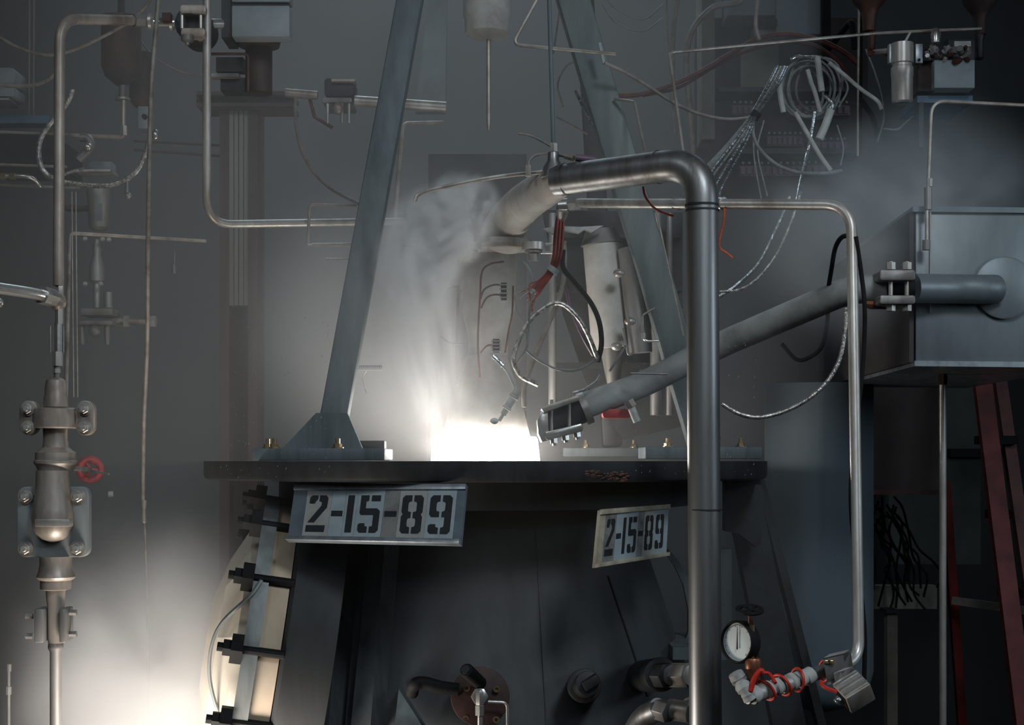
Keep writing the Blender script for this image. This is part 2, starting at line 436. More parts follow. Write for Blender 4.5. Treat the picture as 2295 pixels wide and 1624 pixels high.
# gusset with a curved cut-out behind the tall pipe, shelf below it
def polyprism(pts, Y, d): return MB().prism([P(x, y, Y) for x, y in pts], (0, d, 0))
part('curved_gusset', polyprism([(1490, 1238), (1512, 1268), (1532, 1310), (1543, 1365), (1543, 1415), (1531, 1448), (1552, 1448), (1556, 1365), (1545, 1300), (1522, 1258), (1500, 1232)], 3.62, .03), 'leg_blue', stand)
part('gusset', polyprism([(1556, 1230), (1640, 1230), (1640, 1460), (1556, 1460)], 3.66, .03), 'cone_rib', stand)
part('shelf_plate', pbox(1508, 1450, 1640, 1478, 3.45, .3), 'leg_blue', stand)
# splayed legs of the stand on its far flank
def bar(a, b, w, d):
    mm = MB(); a, b = V(a), V(b); ax = (b - a); z = ax.normalized(); x = V((0, 1, 0)).cross(z).normalized(); y = z.cross(x)
    return mm.box((a + b) / 2, (w, d, ax.length), (x, y, z))
for a, b, w in [((1655, 1060, 3.95), (1780, 1700, 3.95), 72), ((1700, 1075, 4.1), (1858, 1700, 4.1), 18)]:
    part('leg', bar(P(*a), P(*b), pr(w, a[2]), 0.07), 'dark_steel', stand)
part('leg_cap', polyprism([(1625, 1078), (1700, 1078), (1712, 1100), (1706, 1218), (1695, 1226), (1655, 1195), (1625, 1190)], 3.8, .05), 'dark_steel', stand)
part('bracket', pbox(1640, 1075, 1708, 1085, 3.7, .1), 'dark_steel', stand)

# port hatch on the flank of the cone, seen edge-on
hax = V((-0.965, -0.155, 0.15)).normalized()         # outward axis
HC = P(560, 1452, 3.42)                                # middle of the flange disc
hatch = thing('port_hatch', 'round bolted access hatch with pale faceted dome and grey flange, seen edge-on', 'hatch', HC)
HR = 0.345
m = MB(); m.lathe([(-.016, HR), (.016, HR), (.016, HR - .09), (-.016, HR - .09), (-.016, HR)], HC, hax, 72, caps=False); part('flange', m, 'flange_grey', hatch)
m = MB(); m.lathe([(.0, HR - .06), (.02, HR - .065), (.06, HR - .15), (.085, HR - .24), (.085, 0.01)], HC + hax * .012, hax, 10, caps=True, phase=.3); part('dome_cover', m, 'dome_pale', hatch, angle=10)
m = MB(); m.lathe([(-.06, HR - .012), (-.014, HR - .012)], HC, hax, 72, caps=False); m.lathe([(-.06, HR - .03), (-.014, HR - .03)], HC, hax, 72, caps=False)
part('gap_band', m, 'cream', hatch, 'cream band between flange and housing')
m = MB(); m.lathe([(-.17, .05), (-.17, HR + .010), (-.07, HR + .002), (-.062, HR - .006), (-.062, 0.05)], HC, hax, 64); part('port_housing', m, 'housing', hatch, 'dark cylindrical housing reaching to the cone')
hx, hy, hz = frame(hax)
for i in range(14):
    t = 2 * math.pi * (i + .24) / 14; d = hx * math.cos(t) + hy * math.sin(t); c = HC + d * (HR - .004)
    m = MB(); m.cyl(c - hax * .068, c + hax * .068, .0095, seg=10); st = part('stud', m, 'black', hatch, 'black stud')
    m = MB(); m.cyl(c + hax * .016, c + hax * .04, .033, seg=6); m.cyl(c + hax * .038, c + hax * .056, .018, seg=6); part('nut', m, 'black', st)

m = MB()
sp_ = [P(586, 1300, 3.12), P(560, 1335, 3.11), P(500, 1392, 3.15), (P(476, 1440, 3.16)), P(469, 1500, 3.17), P(478, 1560, 3.18), P(505, 1640, 3.2)]
m.tube(catmull(sp_), pr(7, 3.16), 8, flat=.6); part('edge_strap', m, 'flange_grey', hatch, 'grey strap along the dome edge')

# ------------------------------------------------------------------ tripod legs over the ring
def tripod(label, a, b, wpx, matl, foot, gus, bolts, fin=None):
    """a: foot end, b: top end (px, py, Y); foot: pixel rectangle and Y, depth"""
    fx0, fy0, fx1, fy1, fY, fd = foot
    t = thing('tripod_leg', label, 'support leg', P((fx0 + fx1) / 2, fy1, fY), 'square legs standing on the ring plate')
    pa, pb = P(*a), P(*b)
    part('tube', bar(pa, pb, pr(wpx, a[2]), pr(wpx * .8, a[2])), matl, t, bevel=.007)
    part('foot_plate', pbox(fx0, fy0, fx1, fy1, fY, fd), 'leg_blue', t, bevel=.003)
    if gus:
        part('gusset', MB().prism([P(x, y, gus[1]) for x, y in gus[0]], (0, .014, 0)), matl, t)
    if fin: part('side_fin', MB().prism([P(x, y, fin[1]) for x, y in fin[0]], (0, .012, 0)), 'leg_green', t)
    for px, Y in bolts: bolt(t, P(px, fy0, Y), (0, 0, 1), .0095, 'brass', stud=.012)
    return t
tripod('blue-grey square leg rising from the plate near the hatch', (741, 985, 3.36), (930, -60, 3.62), 62, 'leg_blue',
       (565, 1004, 862, 1031.6, 3.22, .22), ([(708, 925), (778, 925), (812, 1004), (634, 1004)], 3.33),
       [(615, 3.26), (757, 3.26), (600, 3.40)], None)
tripod('green-grey square leg crossing behind the tall bent pipe', (1580, 1000, 3.62), (1266, -60, 3.72), 72, 'leg_green',
       (1446, 1001, 1708, 1028, 3.55, .2), None,
       [(1497, 3.6), (1660, 3.6)])
tripod('dark rear leg half hidden behind the pale pump body', (1372, 1000, 4.16), (1305, -80, 4.4), 44, 'dark_steel',
       (1262, 1003, 1446, 1023, 4.1, .18), None, [(1313, 4.15), (1421, 4.15)])
part('plate_block', pbox(790, 987, 862, 1031, 3.46, .05), 'dark_steel', bpy.data.objects['tripod_leg'], 'rough pitted block', bevel=.002)

# ------------------------------------------------------------------ engine in the ring
eng = thing('rocket_engine', 'upright pale rocket engine firing down through the ring plate', 'engine', P(1090, 1030, 3.7))
part('chamber', vl(1094, 3.7, [(556, 60), (575, 64), (690, 60), (760, 44), (800, 45)]), 'pale', eng)
part('nozzle', vl(1090, 3.7, [(798, 46), (840, 60), (900, 80), (976, 98)], 40), 'frost', eng)
m = vl(1124, 3.6, [(538, 56), (540, 70), (552, 72), (560, 68)]); part('injector_flange', m, 'steel', eng)
for sx in (-1, 1):
    c = P(1124 + sx * 72, 552, 3.52)
    m = MB(); m.lathe([(0, pr(26, 3.58)), (pr(16, 3.58), pr(26, 3.58))], c - V((0, 0, pr(8, 3.58))), seg=20); fl = part('flange_ear', m, 'steel', eng)
    q = MB(); q.lathe([(-pr(32, 3.58), pr(12, 3.58)), (-pr(14, 3.58), pr(12, 3.58)), (-pr(14, 3.58), pr(20, 3.58)), (-pr(9, 3.58), pr(20, 3.58))], c, seg=10); part('bolt', q, 'steel_bright', fl)
m = MB(); m.tube(path([(1350, 545, 3.75), (1372, 780, 3.75)], ''), 0, 22, radii=[pr(44, 3.75), pr(46, 3.75)]); part('turbopump', m, 'frost', eng, 'pale pump body')
m = MB(); m.cyl(P(1346, 515, 3.75), P(1349, 548, 3.75), pr(34, 3.75), pr(48, 3.75), 22); part('pump_inlet', m, 'steel_dull', eng)
m = MB(); m.tube(path([(1408, 555, 3.7), (1425, 640, 3.7), (1436, 790, 3.7)], ''), 0, 20, radii=[pr(24, 3.7), pr(31, 3.7), pr(26, 3.7)]); part('valve_body', m, 'steel_dull', eng, 'dark pump casing')
m = MB(); m.cyl(P(1372, 778, 3.75), P(1375, 862, 3.75), pr(28, 3.75), pr(14, 3.75), 18); part('pump_outlet', m, 'steel_dull', eng)
for px, py in [(1387, 612), (1412, 720), (1382, 776)]:
    q = MB(); c = P(px, py, 3.64); q.sphere(c, pr(11, 3.64), 10, 6, (1.2, 1, .9)); part('boss', q, 'steel', eng)
mt = polyprism([(1216, 470), (1530, 476), (1530, 955), (1400, 985), (1330, 900), (1262, 700)], 3.98, .04); part('mount_plate', mt, 'dark_steel', eng, 'dark backing plate')
for px, r in ((1238, 9), (1470, 13), (1500, 8)): part('manifold_tube', vl(px, 3.9, [(478, r), (930, r)], 14), 'steel_dull', eng)
for py in (520, 640, 812): part('cross_rail', pbox(1230, py, 1528, py + 12, 3.93, .04), 'dark_steel', eng)
# lower clamp on the propellant duct
fl = thing('duct_flange', 'bright bolted clamp where the propellant duct meets the nozzle', 'clamp', P(1255, 990, 3.5))
def slanted(pts, Y, d): return MB().prism([P(x, y, Y) for x, y in pts], (0, d, 0))
part('jaw', slanted([(1213, 914), (1222, 909), (1294, 884), (1300, 890), (1298, 897), (1218, 925)], 3.46, .13), 'steel', fl, bevel=.002)
part('jaw', slanted([(1222, 968), (1302, 948), (1307, 954), (1306, 966), (1228, 986), (1222, 982)], 3.46, .13), 'steel_bright', fl, bevel=.002)
part('end_plate', slanted([(1204, 940), (1216, 916), (1228, 922), (1230, 986), (1214, 990), (1206, 972)], 3.47, .12), 'steel_bright', fl, bevel=.002)
m = MB(); m.cyl(P(1222, 950, 3.53), P(1312, 914, 3.53), pr(31, 3.53), seg=26); part('core', m, 'dark_steel', fl)
m = MB(); m.cyl(P(1304, 917, 3.53), P(1318, 911, 3.53), pr(38, 3.53), seg=26); part('collar', m, 'steel', fl)
for px, py in ((1240, 985), (1266, 978), (1292, 971)):
    m = MB(); m.cyl(P(px, py - 8, 3.5), P(px + 2, py + 8, 3.5), pr(9, 3.5), seg=6); m.cyl(P(px + 2, py + 6, 3.5), P(px + 3, py + 13, 3.5), pr(5, 3.5), seg=10); part('bolt', m, 'steel_bright', fl)
for px, py in ((1236, 903), (1276, 889)): part('stud', vl(px, 3.5, [(py - 8, 4), (py + 70, 4)], 8), 'steel', fl)

plume = solo('exhaust_plume', vl(1088, 3.7, [(979, 114), (984, 117), (1031.5, 122)], 32), 'flame', 'blinding white exhaust flame between nozzle and ring plate', 'flame')

# ------------------------------------------------------------------ the tall bent pipe and its elbow
bp = thing('tall_bent_pipe', 'thick dark steel pipe rising from the floor and bending over the engine', 'pipe', P(1586, 1750, 2.9))
m = MB(); pts = fillet([P(1587, 2500, 2.9), P(1573, 362, 2.9), P(1246, 404, 3.08)], pr(92, 2.9), 14); m.tube(pts, pr(36.5, 2.9), 32)
part('pipe_run', m, 'pipe_dark', bp)
m = MB(); pts = catmull([P(1262, 402, 3.075), P(1232, 416, 3.16), P(1172, 458, 3.44), P(1138, 500, 3.58), P(1126, 536, 3.62)], 6)
n = len(pts); m.tube(pts, 0, 28, radii=[pr(36, 3.07) * (1 - i / (n - 1)) + pr(52, 3.62) * i / (n - 1) for i in range(n)])
part('elbow', m, 'frost', bp, 'frost-white elbow down to the engine')
for a, b in [((1573, 458, 2.9), (1573, 463, 2.9)), ((1574, 470, 2.9), (1574, 474, 2.9)), ((1478, 374, 2.953), (1474, 374.5, 2.955)), ((1270, 401, 3.068), (1265, 401.6, 3.07)), ((1580, 1140, 2.9), (1580, 1143, 2.9))]:
    m = MB(); m.cyl(P(*a), P(*b), pr(38, 2.9), seg=32); part('weld_seam', m, 'dark_steel', bp)
m = vl(1240, 3.08, [(342, 12), (360, 13), (374, 22), (398, 28)]); part('funnel_boss', m, 'pipe_dark', bp)

sense = thing('sense_line', 'thin straight vertical tube screwed into the bent pipe by a hex nut', 'tube', P(1241, 340, 3.08))
tpart('tube', sense, 'leg_blue', 5, '', [(1229, -60, 3.08), (1240, 322, 3.08)])
m = MB(); m.lathe([(0, pr(9, 3.08)), (pr(18, 3.08), pr(9, 3.08)), (pr(20, 3.08), pr(6, 3.08))], P(1241, 340, 3.08), (0, 0, 1), 6); part('nut', m, 'steel', sense)

thermo = thing('thermocouple_probe', 'small bent probe tube with a purple-sleeved plug beside the hex nut', 'probe', P(1184, 400, 3.1))
tpart('tube', thermo, 'steel_dull', 3, 's', [(1184, 375, 3.1), (1188, 358, 3.1), (1204, 347, 3.1), (1232, 344, 3.09)])
m = MB(); m.cyl(P(1184, 395, 3.1), P(1184, 370, 3.1), pr(7, 3.1), seg=6); part('ferrule', m, 'steel', thermo)
tpart('tube', thermo, 'steel_dull', 3, '', [(1250, 347, 3.09), (1275, 352, 3.06)])
m = MB(); m.cyl(P(1267, 350, 3.06), P(1285, 355, 3.05), pr(7, 3.05), seg=6); part('ferrule', m, 'steel', thermo)
m = MB(); m.cyl(P(1290, 353, 3.05), P(1336, 358, 3.05), pr(8, 3.05), seg=14); part('sleeve', m, 'purple', thermo, 'purple sleeve')
tube('drain_tube', 'thin wet tube sagging left from the bent pipe, lit white below', 'tube', 'steel', 4.5, 's', [(930, 450, 3.2), (938, 436, 3.2), (972, 424, 3.2), (1080, 402, 3.18), (1150, 392, 3.16), (1222, 386, 3.1)])

# the thinner second line: fitting, long run, drop to the manifold
ln = thing('bent_supply_pipe', 'bright steel tube running sideways behind the thick pipe then dropping to the wrapped manifold', 'pipe', P(1924, 1480, 2.95))
m = MB(); m.tube(fillet([P(1296, 455, 3.4), P(1600, 457, 3.12), P(1908, 459, 2.98), P(1925, 1478, 2.85), P(1868, 1500, 2.8)], pr(74, 3.0), 12), pr(11.5, 3.15), 18); part('pipe_run', m, 'steel', ln)
for (a, b, r, sg) in [((1250, 460, 3.42), (1278, 458, 3.42), 15, 20), ((1276, 458, 3.42), (1306, 456, 3.4), 17, 6), ((1512, 457, 3.2), (1526, 457, 3.19), 15, 6), ((1612, 457, 3.12), (1622, 457, 3.11), 15, 14)]:
    m = MB(); m.cyl(P(*a), P(*b), pr(r, 3.3), seg=sg); part('union_nut', m, 'steel_bright', ln)
m = MB(); m.cyl(P(1262, 466, 3.42), P(1258, 490, 3.44), pr(16, 3.42), pr(10, 3.42), 16); part('reducer', m, 'steel_bright', ln)

# ------------------------------------------------------------------ date signs
def mirror(p): return [(1 - x, y) for x, y in p]
_c = [(0, .78), (.1, .75), (.33, .75), (.33, .82), (.46, .84), (.46, 1), (.1, 1), (0, .93)]
_8 = [(.45, 0), (.12, 0), (0, .07), (0, .44), (.07, .5), (0, .56), (0, .93), (.12, 1), (.45, 1), (.45, .84), (.33, .82), (.3, .78), (.3, .66), (.33, .61), (.45, .6), (.45, .44), (.33, .43), (.3, .4), (.3, .22), (.33, .18), (.45, .16)]
GLYPH = {
    '2': [[(.1, .23), (.03, .21), (.05, .06), (.16, 0), (.46, 0), (.46, .11), (.36, .17), (.32, .23)],
          [(.54, 0), (.88, 0), (.99, .07), (.97, .33), (.4, .745), (.05, .745), (.68, .28), (.68, .2), (.62, .17), (.54, .17)],
          [(0, .82), (.98, .82), (.96, 1), (0, 1)]],
    '-': [[(0, .42), (1, .42), (1, .57), (0, .57)]],
    '1': [[(.02, 0), (.98, 0), (.98, 1), (.02, 1)]],
    '5': [[(.02, 0), (.42, 0), (.42, .15), (.3, .17), (.3, .35), (.86, .35), (1, .42), (1, .93), (.88, 1), (.56, 1), (.56, .84), (.7, .82), (.7, .53), (.1, .53), (.02, .48)],
          [(.54, 0), (.98, 0), (.98, .16), (.54, .16)], _c],
    '8': [_8, mirror(_8)],
    '9': [[(.45, 0), (.12, 0), (0, .07), (0, .5), (.1, .57), (.45, .57), (.45, .43), (.33, .41), (.3, .37), (.3, .22), (.33, .18), (.45, .16)],
          [(.56, 0), (.88, 0), (1, .07), (1, .93), (.88, 1), (.56, 1), (.56, .84), (.68, .82), (.7, .78), (.7, .57), (.56, .57), (.56, .43), (.67, .41), (.7, .37), (.7, .22), (.67, .18), (.56, .16)],
          _c],
}
LAYOUT = [(.0, .083, None, 'sign_back'), (.083, .236, '2', 'sign_warm'), (.236, .319, '-', 'sign_plate'), (.319, .39, '1', 'sign_plate'), (.39, .547, '5', 'sign_plate'),
          (.547, .634, '-', 'sign_tan'), (.634, .79, '8', 'sign_warm'), (.79, .952, '9', 'sign_plate'), (.952, 1.0, None, 'sign_back')]
def date_sign(label, tl, tr, br, bl, back, rail, mats=None, rails=((-.01, .085), (.93, 1.005))):
    a, b, c, d = P(*tl), P(*tr), P(*br), P(*bl)
    nrm = (d - a).cross(b - a).normalized()
    if nrm.y > 0: nrm = -nrm
    def S(u, v, h=0.0): return a * (1 - u) * (1 - v) + b * u * (1 - v) + c * u * v + d * (1 - u) * v + nrm * h
    def plate(u0, v0, u1, v1, h0, h1):
        return MB().prism([S(u0, v0, h0), S(u1, v0, h0), S(u1, v1, h0), S(u0, v1, h0)], nrm * (h1 - h0))
    t = thing('date_sign', label, 'sign', (a + b + c + d) / 4)
    part('tray', plate(0, 0, 1, 1, -.004, 0), back, t)
    part('rail', plate(0, rails[0][0], 1, rails[0][1], .0, .007), rail, t, bevel=.0012)
    part('rail', plate(0, rails[1][0], 1, rails[1][1], .0, .012), rail, t, bevel=.0012)
    for k, (u0, u1, ch, mt) in enumerate(LAYOUT):
        if mats: mt = mats.get(k, mt)
        g = .0008
        p = part('digit_plate' if ch else 'blank_plate', plate(u0 + g, .05, u1 - g, .95, .0, .0025), mt, t)
        if not ch: continue
        mg = {'1': .22, '-': .10}.get(ch, .12); w = u1 - u0
        for poly in GLYPH[ch]:
            q = MB().prism([S(u0 + w * (mg + (1 - 2 * mg) * x), .175 + .655 * y, .0023) for x, y in poly], nrm * .0008)
            part('stencil', q, 'paint_black', p)
    return t
date_sign('large blue-grey date sign reading 2-15-89 hung from the ring plate rim', (662, 1090, 3.19), (1047, 1088, 3.005), (1034, 1222, 2.93), (645, 1213, 3.12), 'sign_back', 'alu')
date_sign('smaller cream-framed date sign reading 2-15-89 turned away beside the thick pipe', (1343, 1143, 3.06), (1497, 1131, 3.33), (1491, 1246, 3.27), (1331, 1272, 3.0), 'sign_cream', 'sign_cream',
          {0: 'sign_cream', 1: 'sign_tan', 8: 'sign_plate'})

# ------------------------------------------------------------------ check valve column on the near flank
cv = thing('check_valve_stack', 'tall steel valve stack with oval clamp and square bolted flange', 'valve', P(125, 1700, 3.1))
YC = 3.1
part('neck', vl(125, YC, [(846, 12), (852, 21), (870, 24), (884, 24), (888, 26), (912, 28)]), 'steel_warm', cv)
m = MB()
def pads(cx, cyy, w, h, Y, d, rad, n=6):
    pts = []
    for sx, sy, a0 in ((1, -1, -90), (1, 1, 0), (-1, 1, 90), (-1, -1, 180)):
        for k in range(n + 1):
            t = math.radians(a0 + 90 * k / n)
            pts.append(P(cx + sx * (w / 2 - rad) + rad * math.cos(t), cyy + sy * (h / 2 - rad) + rad * math.sin(t), Y))
    return MB().prism(pts, (0, d, 0))
for cx in (63, 190):
    pd = part('clamp_pad', pads(cx, 936, 41, 78, YC - .02, .022, 20), 'steel_warm', cv, bevel=.002)
    for yy in (916, 958): bolt(cv, P(cx, yy, YC - .021), (0, -1, 0), pr(12, YC), 'steel', stud=.006)
m = vl(125, YC, [(914, 46), (917, 49), (940, 50), (957, 49), (960, 45)]); part('clamp_ring', m, 'steel_warm', cv)
part('web', pbox(68, 918, 186, 954, YC - .012, .02), 'steel_warm', cv, bevel=.003)
part('throat', vl(125, YC, [(958, 28), (985, 27), (1002, 29), (1010, 38), (1014, 45), (1030, 45), (1033, 48), (1038, 48), (1044, 43), (1056, 38)]), 'steel_warm', cv)
sq = part('square_flange', pads(119, 1169, 161, 158, YC - .012, .022, 20), 'flange_grey', cv, bevel=.002)
for cx, yy in ((58, 1112), (176, 1112), (58, 1229), (174, 1229)): bolt(cv, P(cx, yy, YC - .013), (0, -1, 0), pr(13, YC), 'steel', stud=.007)
m = MB(); s = YC / FPX
prof = [(1054, 37), (1080, 38), (1110, 40), (1140, 45), (1160, 47), (1180, 45), (1196, 38), (1208, 24), (1214, 8)]
m = vl(119, YC - .012, prof); part('valve_body', m, 'steel_warm', cv)
part('slot_bar', pbox(77, 1163, 155, 1180, YC - .065, .03), 'steel', cv, bevel=.002)
part('lower_neck', vl(125, YC, [(1246, 36), (1262, 35), (1280, 38), (1292, 43), (1297, 40), (1300, 34), (1319, 34), (1322, 22), (1348, 20), (1366, 18), (1440, 17)]), 'steel_warm', cv)
for x0, x1 in ((76, 97), (132, 146)): part('clamp_bar', pbox(x0, 1364, x1, 1440, YC - .03, .06), 'steel_dull', cv, bevel=.003)
for px, py in ((66, 1380), (66, 1425), (164, 1372), (164, 1420)):
    m = MB(); m.cyl(P(px - 8, py, YC), P(px + 8, py, YC), pr(7, YC), seg=6); part('nut', m, 'steel_dull', cv)
part('outlet_pipe', vl(125, YC, [(1438, 14), (1444, 17), (1452, 17), (1460, 13), (1900, 13)]), 'steel_dull', cv)

tb = thing('flexible_link', 'shiny turnbuckle-like coupling between the tee and the check valve', 'coupling', P(128, 850, YC))
for (y0, y1, r, sg, mt) in ((690, 726, 10, 6, 'steel'), (724, 790, 9, 10, 'steel_bright'), (788, 820, 12, 6, 'steel'), (818, 828, 7, 12, 'steel_dull'), (826, 836, 9, 6, 'steel'), (834, 850, 6, 12, 'steel_dull')):
    m = vl(133 - (y0 - 690) * .045, YC, [(y0, r), (y1, r)], sg); part('hex_section' if sg == 6 else 'rod', m, mt, tb)
part('side_rod', vl(113, YC, [(730, 2), (790, 2)], 8), 'steel_bright', tb)
part('side_rod', vl(142, YC, [(730, 2), (790, 2)], 8), 'steel_dull', tb)
tee = thing('tee_fitting', 'rough steel tee joining the slanted stub pipe and the tall pipe', 'pipe fitting', P(128, 690, 3.1))
m = MB(); m.sphere(P(130, 676, 3.1), pr(19, 3.1), 12, 8, (1, 1, 1.1)); part('body', m, 'steel_warm', tee)
m = MB(); m.cyl(P(118, 668, 3.08), P(92, 660, 3.04), pr(21, 3.1), seg=6); part('hex_nut', m, 'steel_bright', tee)
m = MB(); m.tube(path([(112, 668, 3.08), (80, 658, 3.02), (-40, 640, 2.9)], 's'), pr(13, 3.05), 16); part('stub_pipe', m, 'steel_bright', tee)
part('cap', vl(134, 3.1, [(634, 8), (640, 9), (654, 9), (662, 8)], 6), 'steel', tee)
m = MB(); m.sphere(P(-4, 678, 2.95), pr(12, 2.95), 12, 8); solo('pipe_end', m, 'steel_bright', 'round bright pipe end poking in under the slanted stub pipe', 'pipe')

lp = thing('tall_bent_tube', 'thick steel tube rising from the tee and bending over to the top valve', 'pipe', P(130, 640, 3.1))
tpart('tube', lp, 'steel_warm', 12, 'f', [(131, 640, 3.1), (134, 42, 3.1), (312, 46, 3.3)], 72)
m = MB(); m.cyl(P(300, 46, 3.28), P(330, 47, 3.3), pr(15, 3.3), seg=6); part('hex_nut', m, 'steel_dull', lp)
m = MB(); m.cyl(P(334, 48, 3.3), P(341, 48, 3.3), pr(18, 3.3), seg=18); part('collar', m, 'steel', lp)
vv = thing('actuated_valve', 'dark round valve body with pale yoke between steel tube and grey box', 'valve', P(430, 115, 3.35))
m = MB(); m.cyl(P(340, 50, 3.32), P(388, 51, 3.34), pr(11, 3.3), seg=16); part('union', m, 'steel_bright', vv)
m = MB(); m.cyl(P(382, 50, 3.34), P(388, 50, 3.34), pr(19, 3.3), seg=18); part('collar', m, 'steel', vv)
part('band', pbox(363, 28, 382, 46, 3.30, .02), 'brown_flange', vv, 'dull red band')
m = MB(); m.lathe([(0, pr(40, 3.4)), (.09, pr(40, 3.4))], P(432, 52, 3.36), (0, 1, 0), 24); part('body', m, 'dark_steel', vv)
part('yoke', pads(432, 20, 58, 20, 3.33, .04, 7), 'steel_warm', vv, bevel=.002)
part('yoke', pads(432, 72, 54, 20, 3.33, .04, 7), 'steel_warm', vv, bevel=.002)
for px in (408, 450): part('post', vl(px, 3.34, [(26, 4), (64, 4)], 10), 'steel', vv)
part('stem', vl(420, 3.33, [(80, 15), (92, 14), (96, 5), (101, 5)], 18), 'steel_dull', vv)
m = MB(); m.cyl(P(472, 53, 3.4), P(496, 53, 3.42), pr(11, 3.4), seg=16); part('shaft', m, 'steel_bright', vv)

bx = thing('actuator_box', 'square blue-grey metal box near the top with dark seam', 'box', P(585, 85, 3.5))
part('shell', pbox(519, 12, 649, 82, 3.5, .05), 'box_grey', bx, bevel=.003)
part('lid', pbox(519, -40, 650, 4, 3.5, .05), 'box_grey', bx, bevel=.003)
part('seam', pbox(521, 3, 647, 13, 3.51, .03), 'dark_steel', bx)
part('side_plate', pbox(496, -40, 517, 84, 3.52, .1), 'dark_steel', bx)
for px in (535, 636): part('foot', vl(px, 3.55, [(80, 14), (86, 12), (90, 6)], 14), 'steel', bx)
m = vl(580, 3.62, [(80, 52), (104, 46), (108, 30), (210, 30)]); part('drum', m, 'rust_dark', bx)
tube('square_bail', 'rusty square wire bail hanging under the metal box', 'bracket', 'rust', 3.2, 'f', [(466, 121, 3.45), (556, 121, 3.45), (556, 204, 3.45)], fr=10)
sh = thing('shelf_bracket', 'dark little clamp bracket framed by the rusty bail', 'bracket', P(515, 200, 3.6))
part('plate', pbox(484, 128, 545, 160, 3.62, .03), 'dark_steel', sh); part('arm', pbox(470, 164, 535, 172, 3.58, .03), 'steel_dull', sh); part('block', pbox(494, 174, 548, 202, 3.6, .06), 'dark_steel', sh)

tube('looped_return_pipe', 'steel pipe dropping from the top and turning sideways behind the blue-grey leg', 'pipe', 'steel', 9.5, 'f', [(464, -60, 3.35), (463, 503, 3.4), (905, 496, 3.8)], fr=62, seg=18)
hose = thing('hanging_cable', 'long thin hanging cable with a clamp near its lower end', 'cable', P(326, 1450, 3.0))
tpart('cable', hose, 'hose_grey', 5, 's', [(358, -40, 3.0), (350, 60, 3.0), (338, 220, 3.0), (332, 520, 3.05), (330, 760, 3.2), (322, 960, 3.35), (321, 1120, 3.5)])
tpart('thin_lead', hose, 'hose_grey', 2.5, 's', [(321, 1120, 3.5), (327, 1240, 3.55), (331, 1450, 3.6), (332, 1700, 3.6)])
part('clamp', vl(323, 3.5, [(1120, 6), (1134, 6), (1140, 4), (1168, 6), (1172, 3)], 10), 'steel', hose)

# ------------------------------------------------------------------ steelwork and lines further back
bm1 = thing('brown_column', 'reddish-brown steel column with a ribbed pale conduit on its face', 'column', P(535, 1400, 4.6))
for x0, x1 in ((492, 514), (556, 578)): part('flange', pbox(x0, 240, x1, 2400, 4.6, .12), 'beam_brown', bm1)
part('web', pbox(510, 240, 560, 2400, 4.68, .02), 'beam_brown', bm1)
for k in range(4): part('conduit', pbox(514 + k * 11, 238, 523 + k * 11, 684, 4.6 + .004 * (k % 2), .06), 'conduit', bm1)
bm2 = thing('brown_cross_beam', 'reddish-brown horizontal beam resting on the column', 'beam', P(560, 240, 4.6))
part('flange', pbox(440, 204, 655, 212, 4.55, .14), 'beam_brown', bm2); part('web', pbox(440, 210, 655, 232, 4.61, .02), 'beam_brown', bm2); part('flange', pbox(440, 230, 655, 238, 4.55, .14), 'beam_brown', bm2)
fp = thing('feed_pipe', 'shiny horizontal feed pipe with a rough hand valve in the middle', 'pipe', P(820, 245, 4.3))
tpart('pipe', fp, 'steel_warm', 10, '', [(640, 208, 4.3), (712, 214, 4.3)]); tpart('pipe', fp, 'steel', 12, '', [(795, 226, 4.3), (1000, 240, 4.3)])
va = thing('flanged_valve', 'bolted valve clamped onto the shiny feed pipe', 'valve', P(760, 262, 4.3))
part('yoke', pads(760, 195, 66, 40, 4.3, .1, 8), 'dark_steel', va, bevel=.002); part('rim', pbox(742, 176, 796, 183, 4.28, .05), 'steel_warm', va, bevel=.002)
part('flange', pads(755, 224, 66, 12, 4.27, .14, 4), 'steel_dull', va, bevel=.002)
m = MB(); m.sphere(P(758, 243, 4.27), pr(12, 4.27), 14, 8, (1, 1, 1.2)); part('body', m, 'steel_warm', va)
for px in (734, 766, 782): part('bolt', vl(px, 4.28, [(230, 4), (262, 3), (276, 3)], 8), 'steel', va)
tube('red_rod', 'thin red rod slanting under the flanged valve', 'rod', 'wire_dark_red', 4, '', [(690, 206, 4.31), (705, 262, 4.32), (745, 286, 4.32)])
tube('drooping_cable', 'pale cable drooping in a curve from the feed pipe', 'cable', 'hose_grey', 4, 's', [(661, 202, 4.31), (662, 208, 4.31), (664, 280, 4.25), (682, 350, 4.2), (726, 410, 4.15), (796, 452, 3.8), (848, 470, 3.5)])
tube('crook_pipe', 'small pipe turning down like a crook below the feed pipe', 'pipe', 'steel_warm', 5, 'f', [(992, 275, 4.1), (903, 277, 4.0), (884, 496, 3.8)], fr=30)
for a, b, t in (((700, 547), (790, 546), 'upper short rod of two poking out left of the blue-grey leg'), ((730, 580), (782, 580), 'lower stubby rod of two poking out left of the blue-grey leg')):
    tube('short_rod', t, 'rod', 'steel', 3.2, '', [(*a, 3.5), (*b, 3.5)])
tube('long_rod', 'horizontal rod passing behind the blue-grey leg into the steam', 'rod', 'steel', 3.4, '', [(690, 549, 3.53), (930, 550, 3.53)])
tube('frame_rod', 'faint thin rod bent into a square corner behind the return pipe', 'rod', 'hose_grey', 3.5, 'f', [(690, 545, 3.56), (694, 458, 3.56), (800, 460, 3.56)], fr=12)
rk = thing('notched_rack', 'dark notched bar with drips sticking out from the blue-grey leg', 'bracket', P(823, 835, 3.6))
part('bar', pbox(788, 823, 856, 828, 3.6, .02), 'steel', rk)
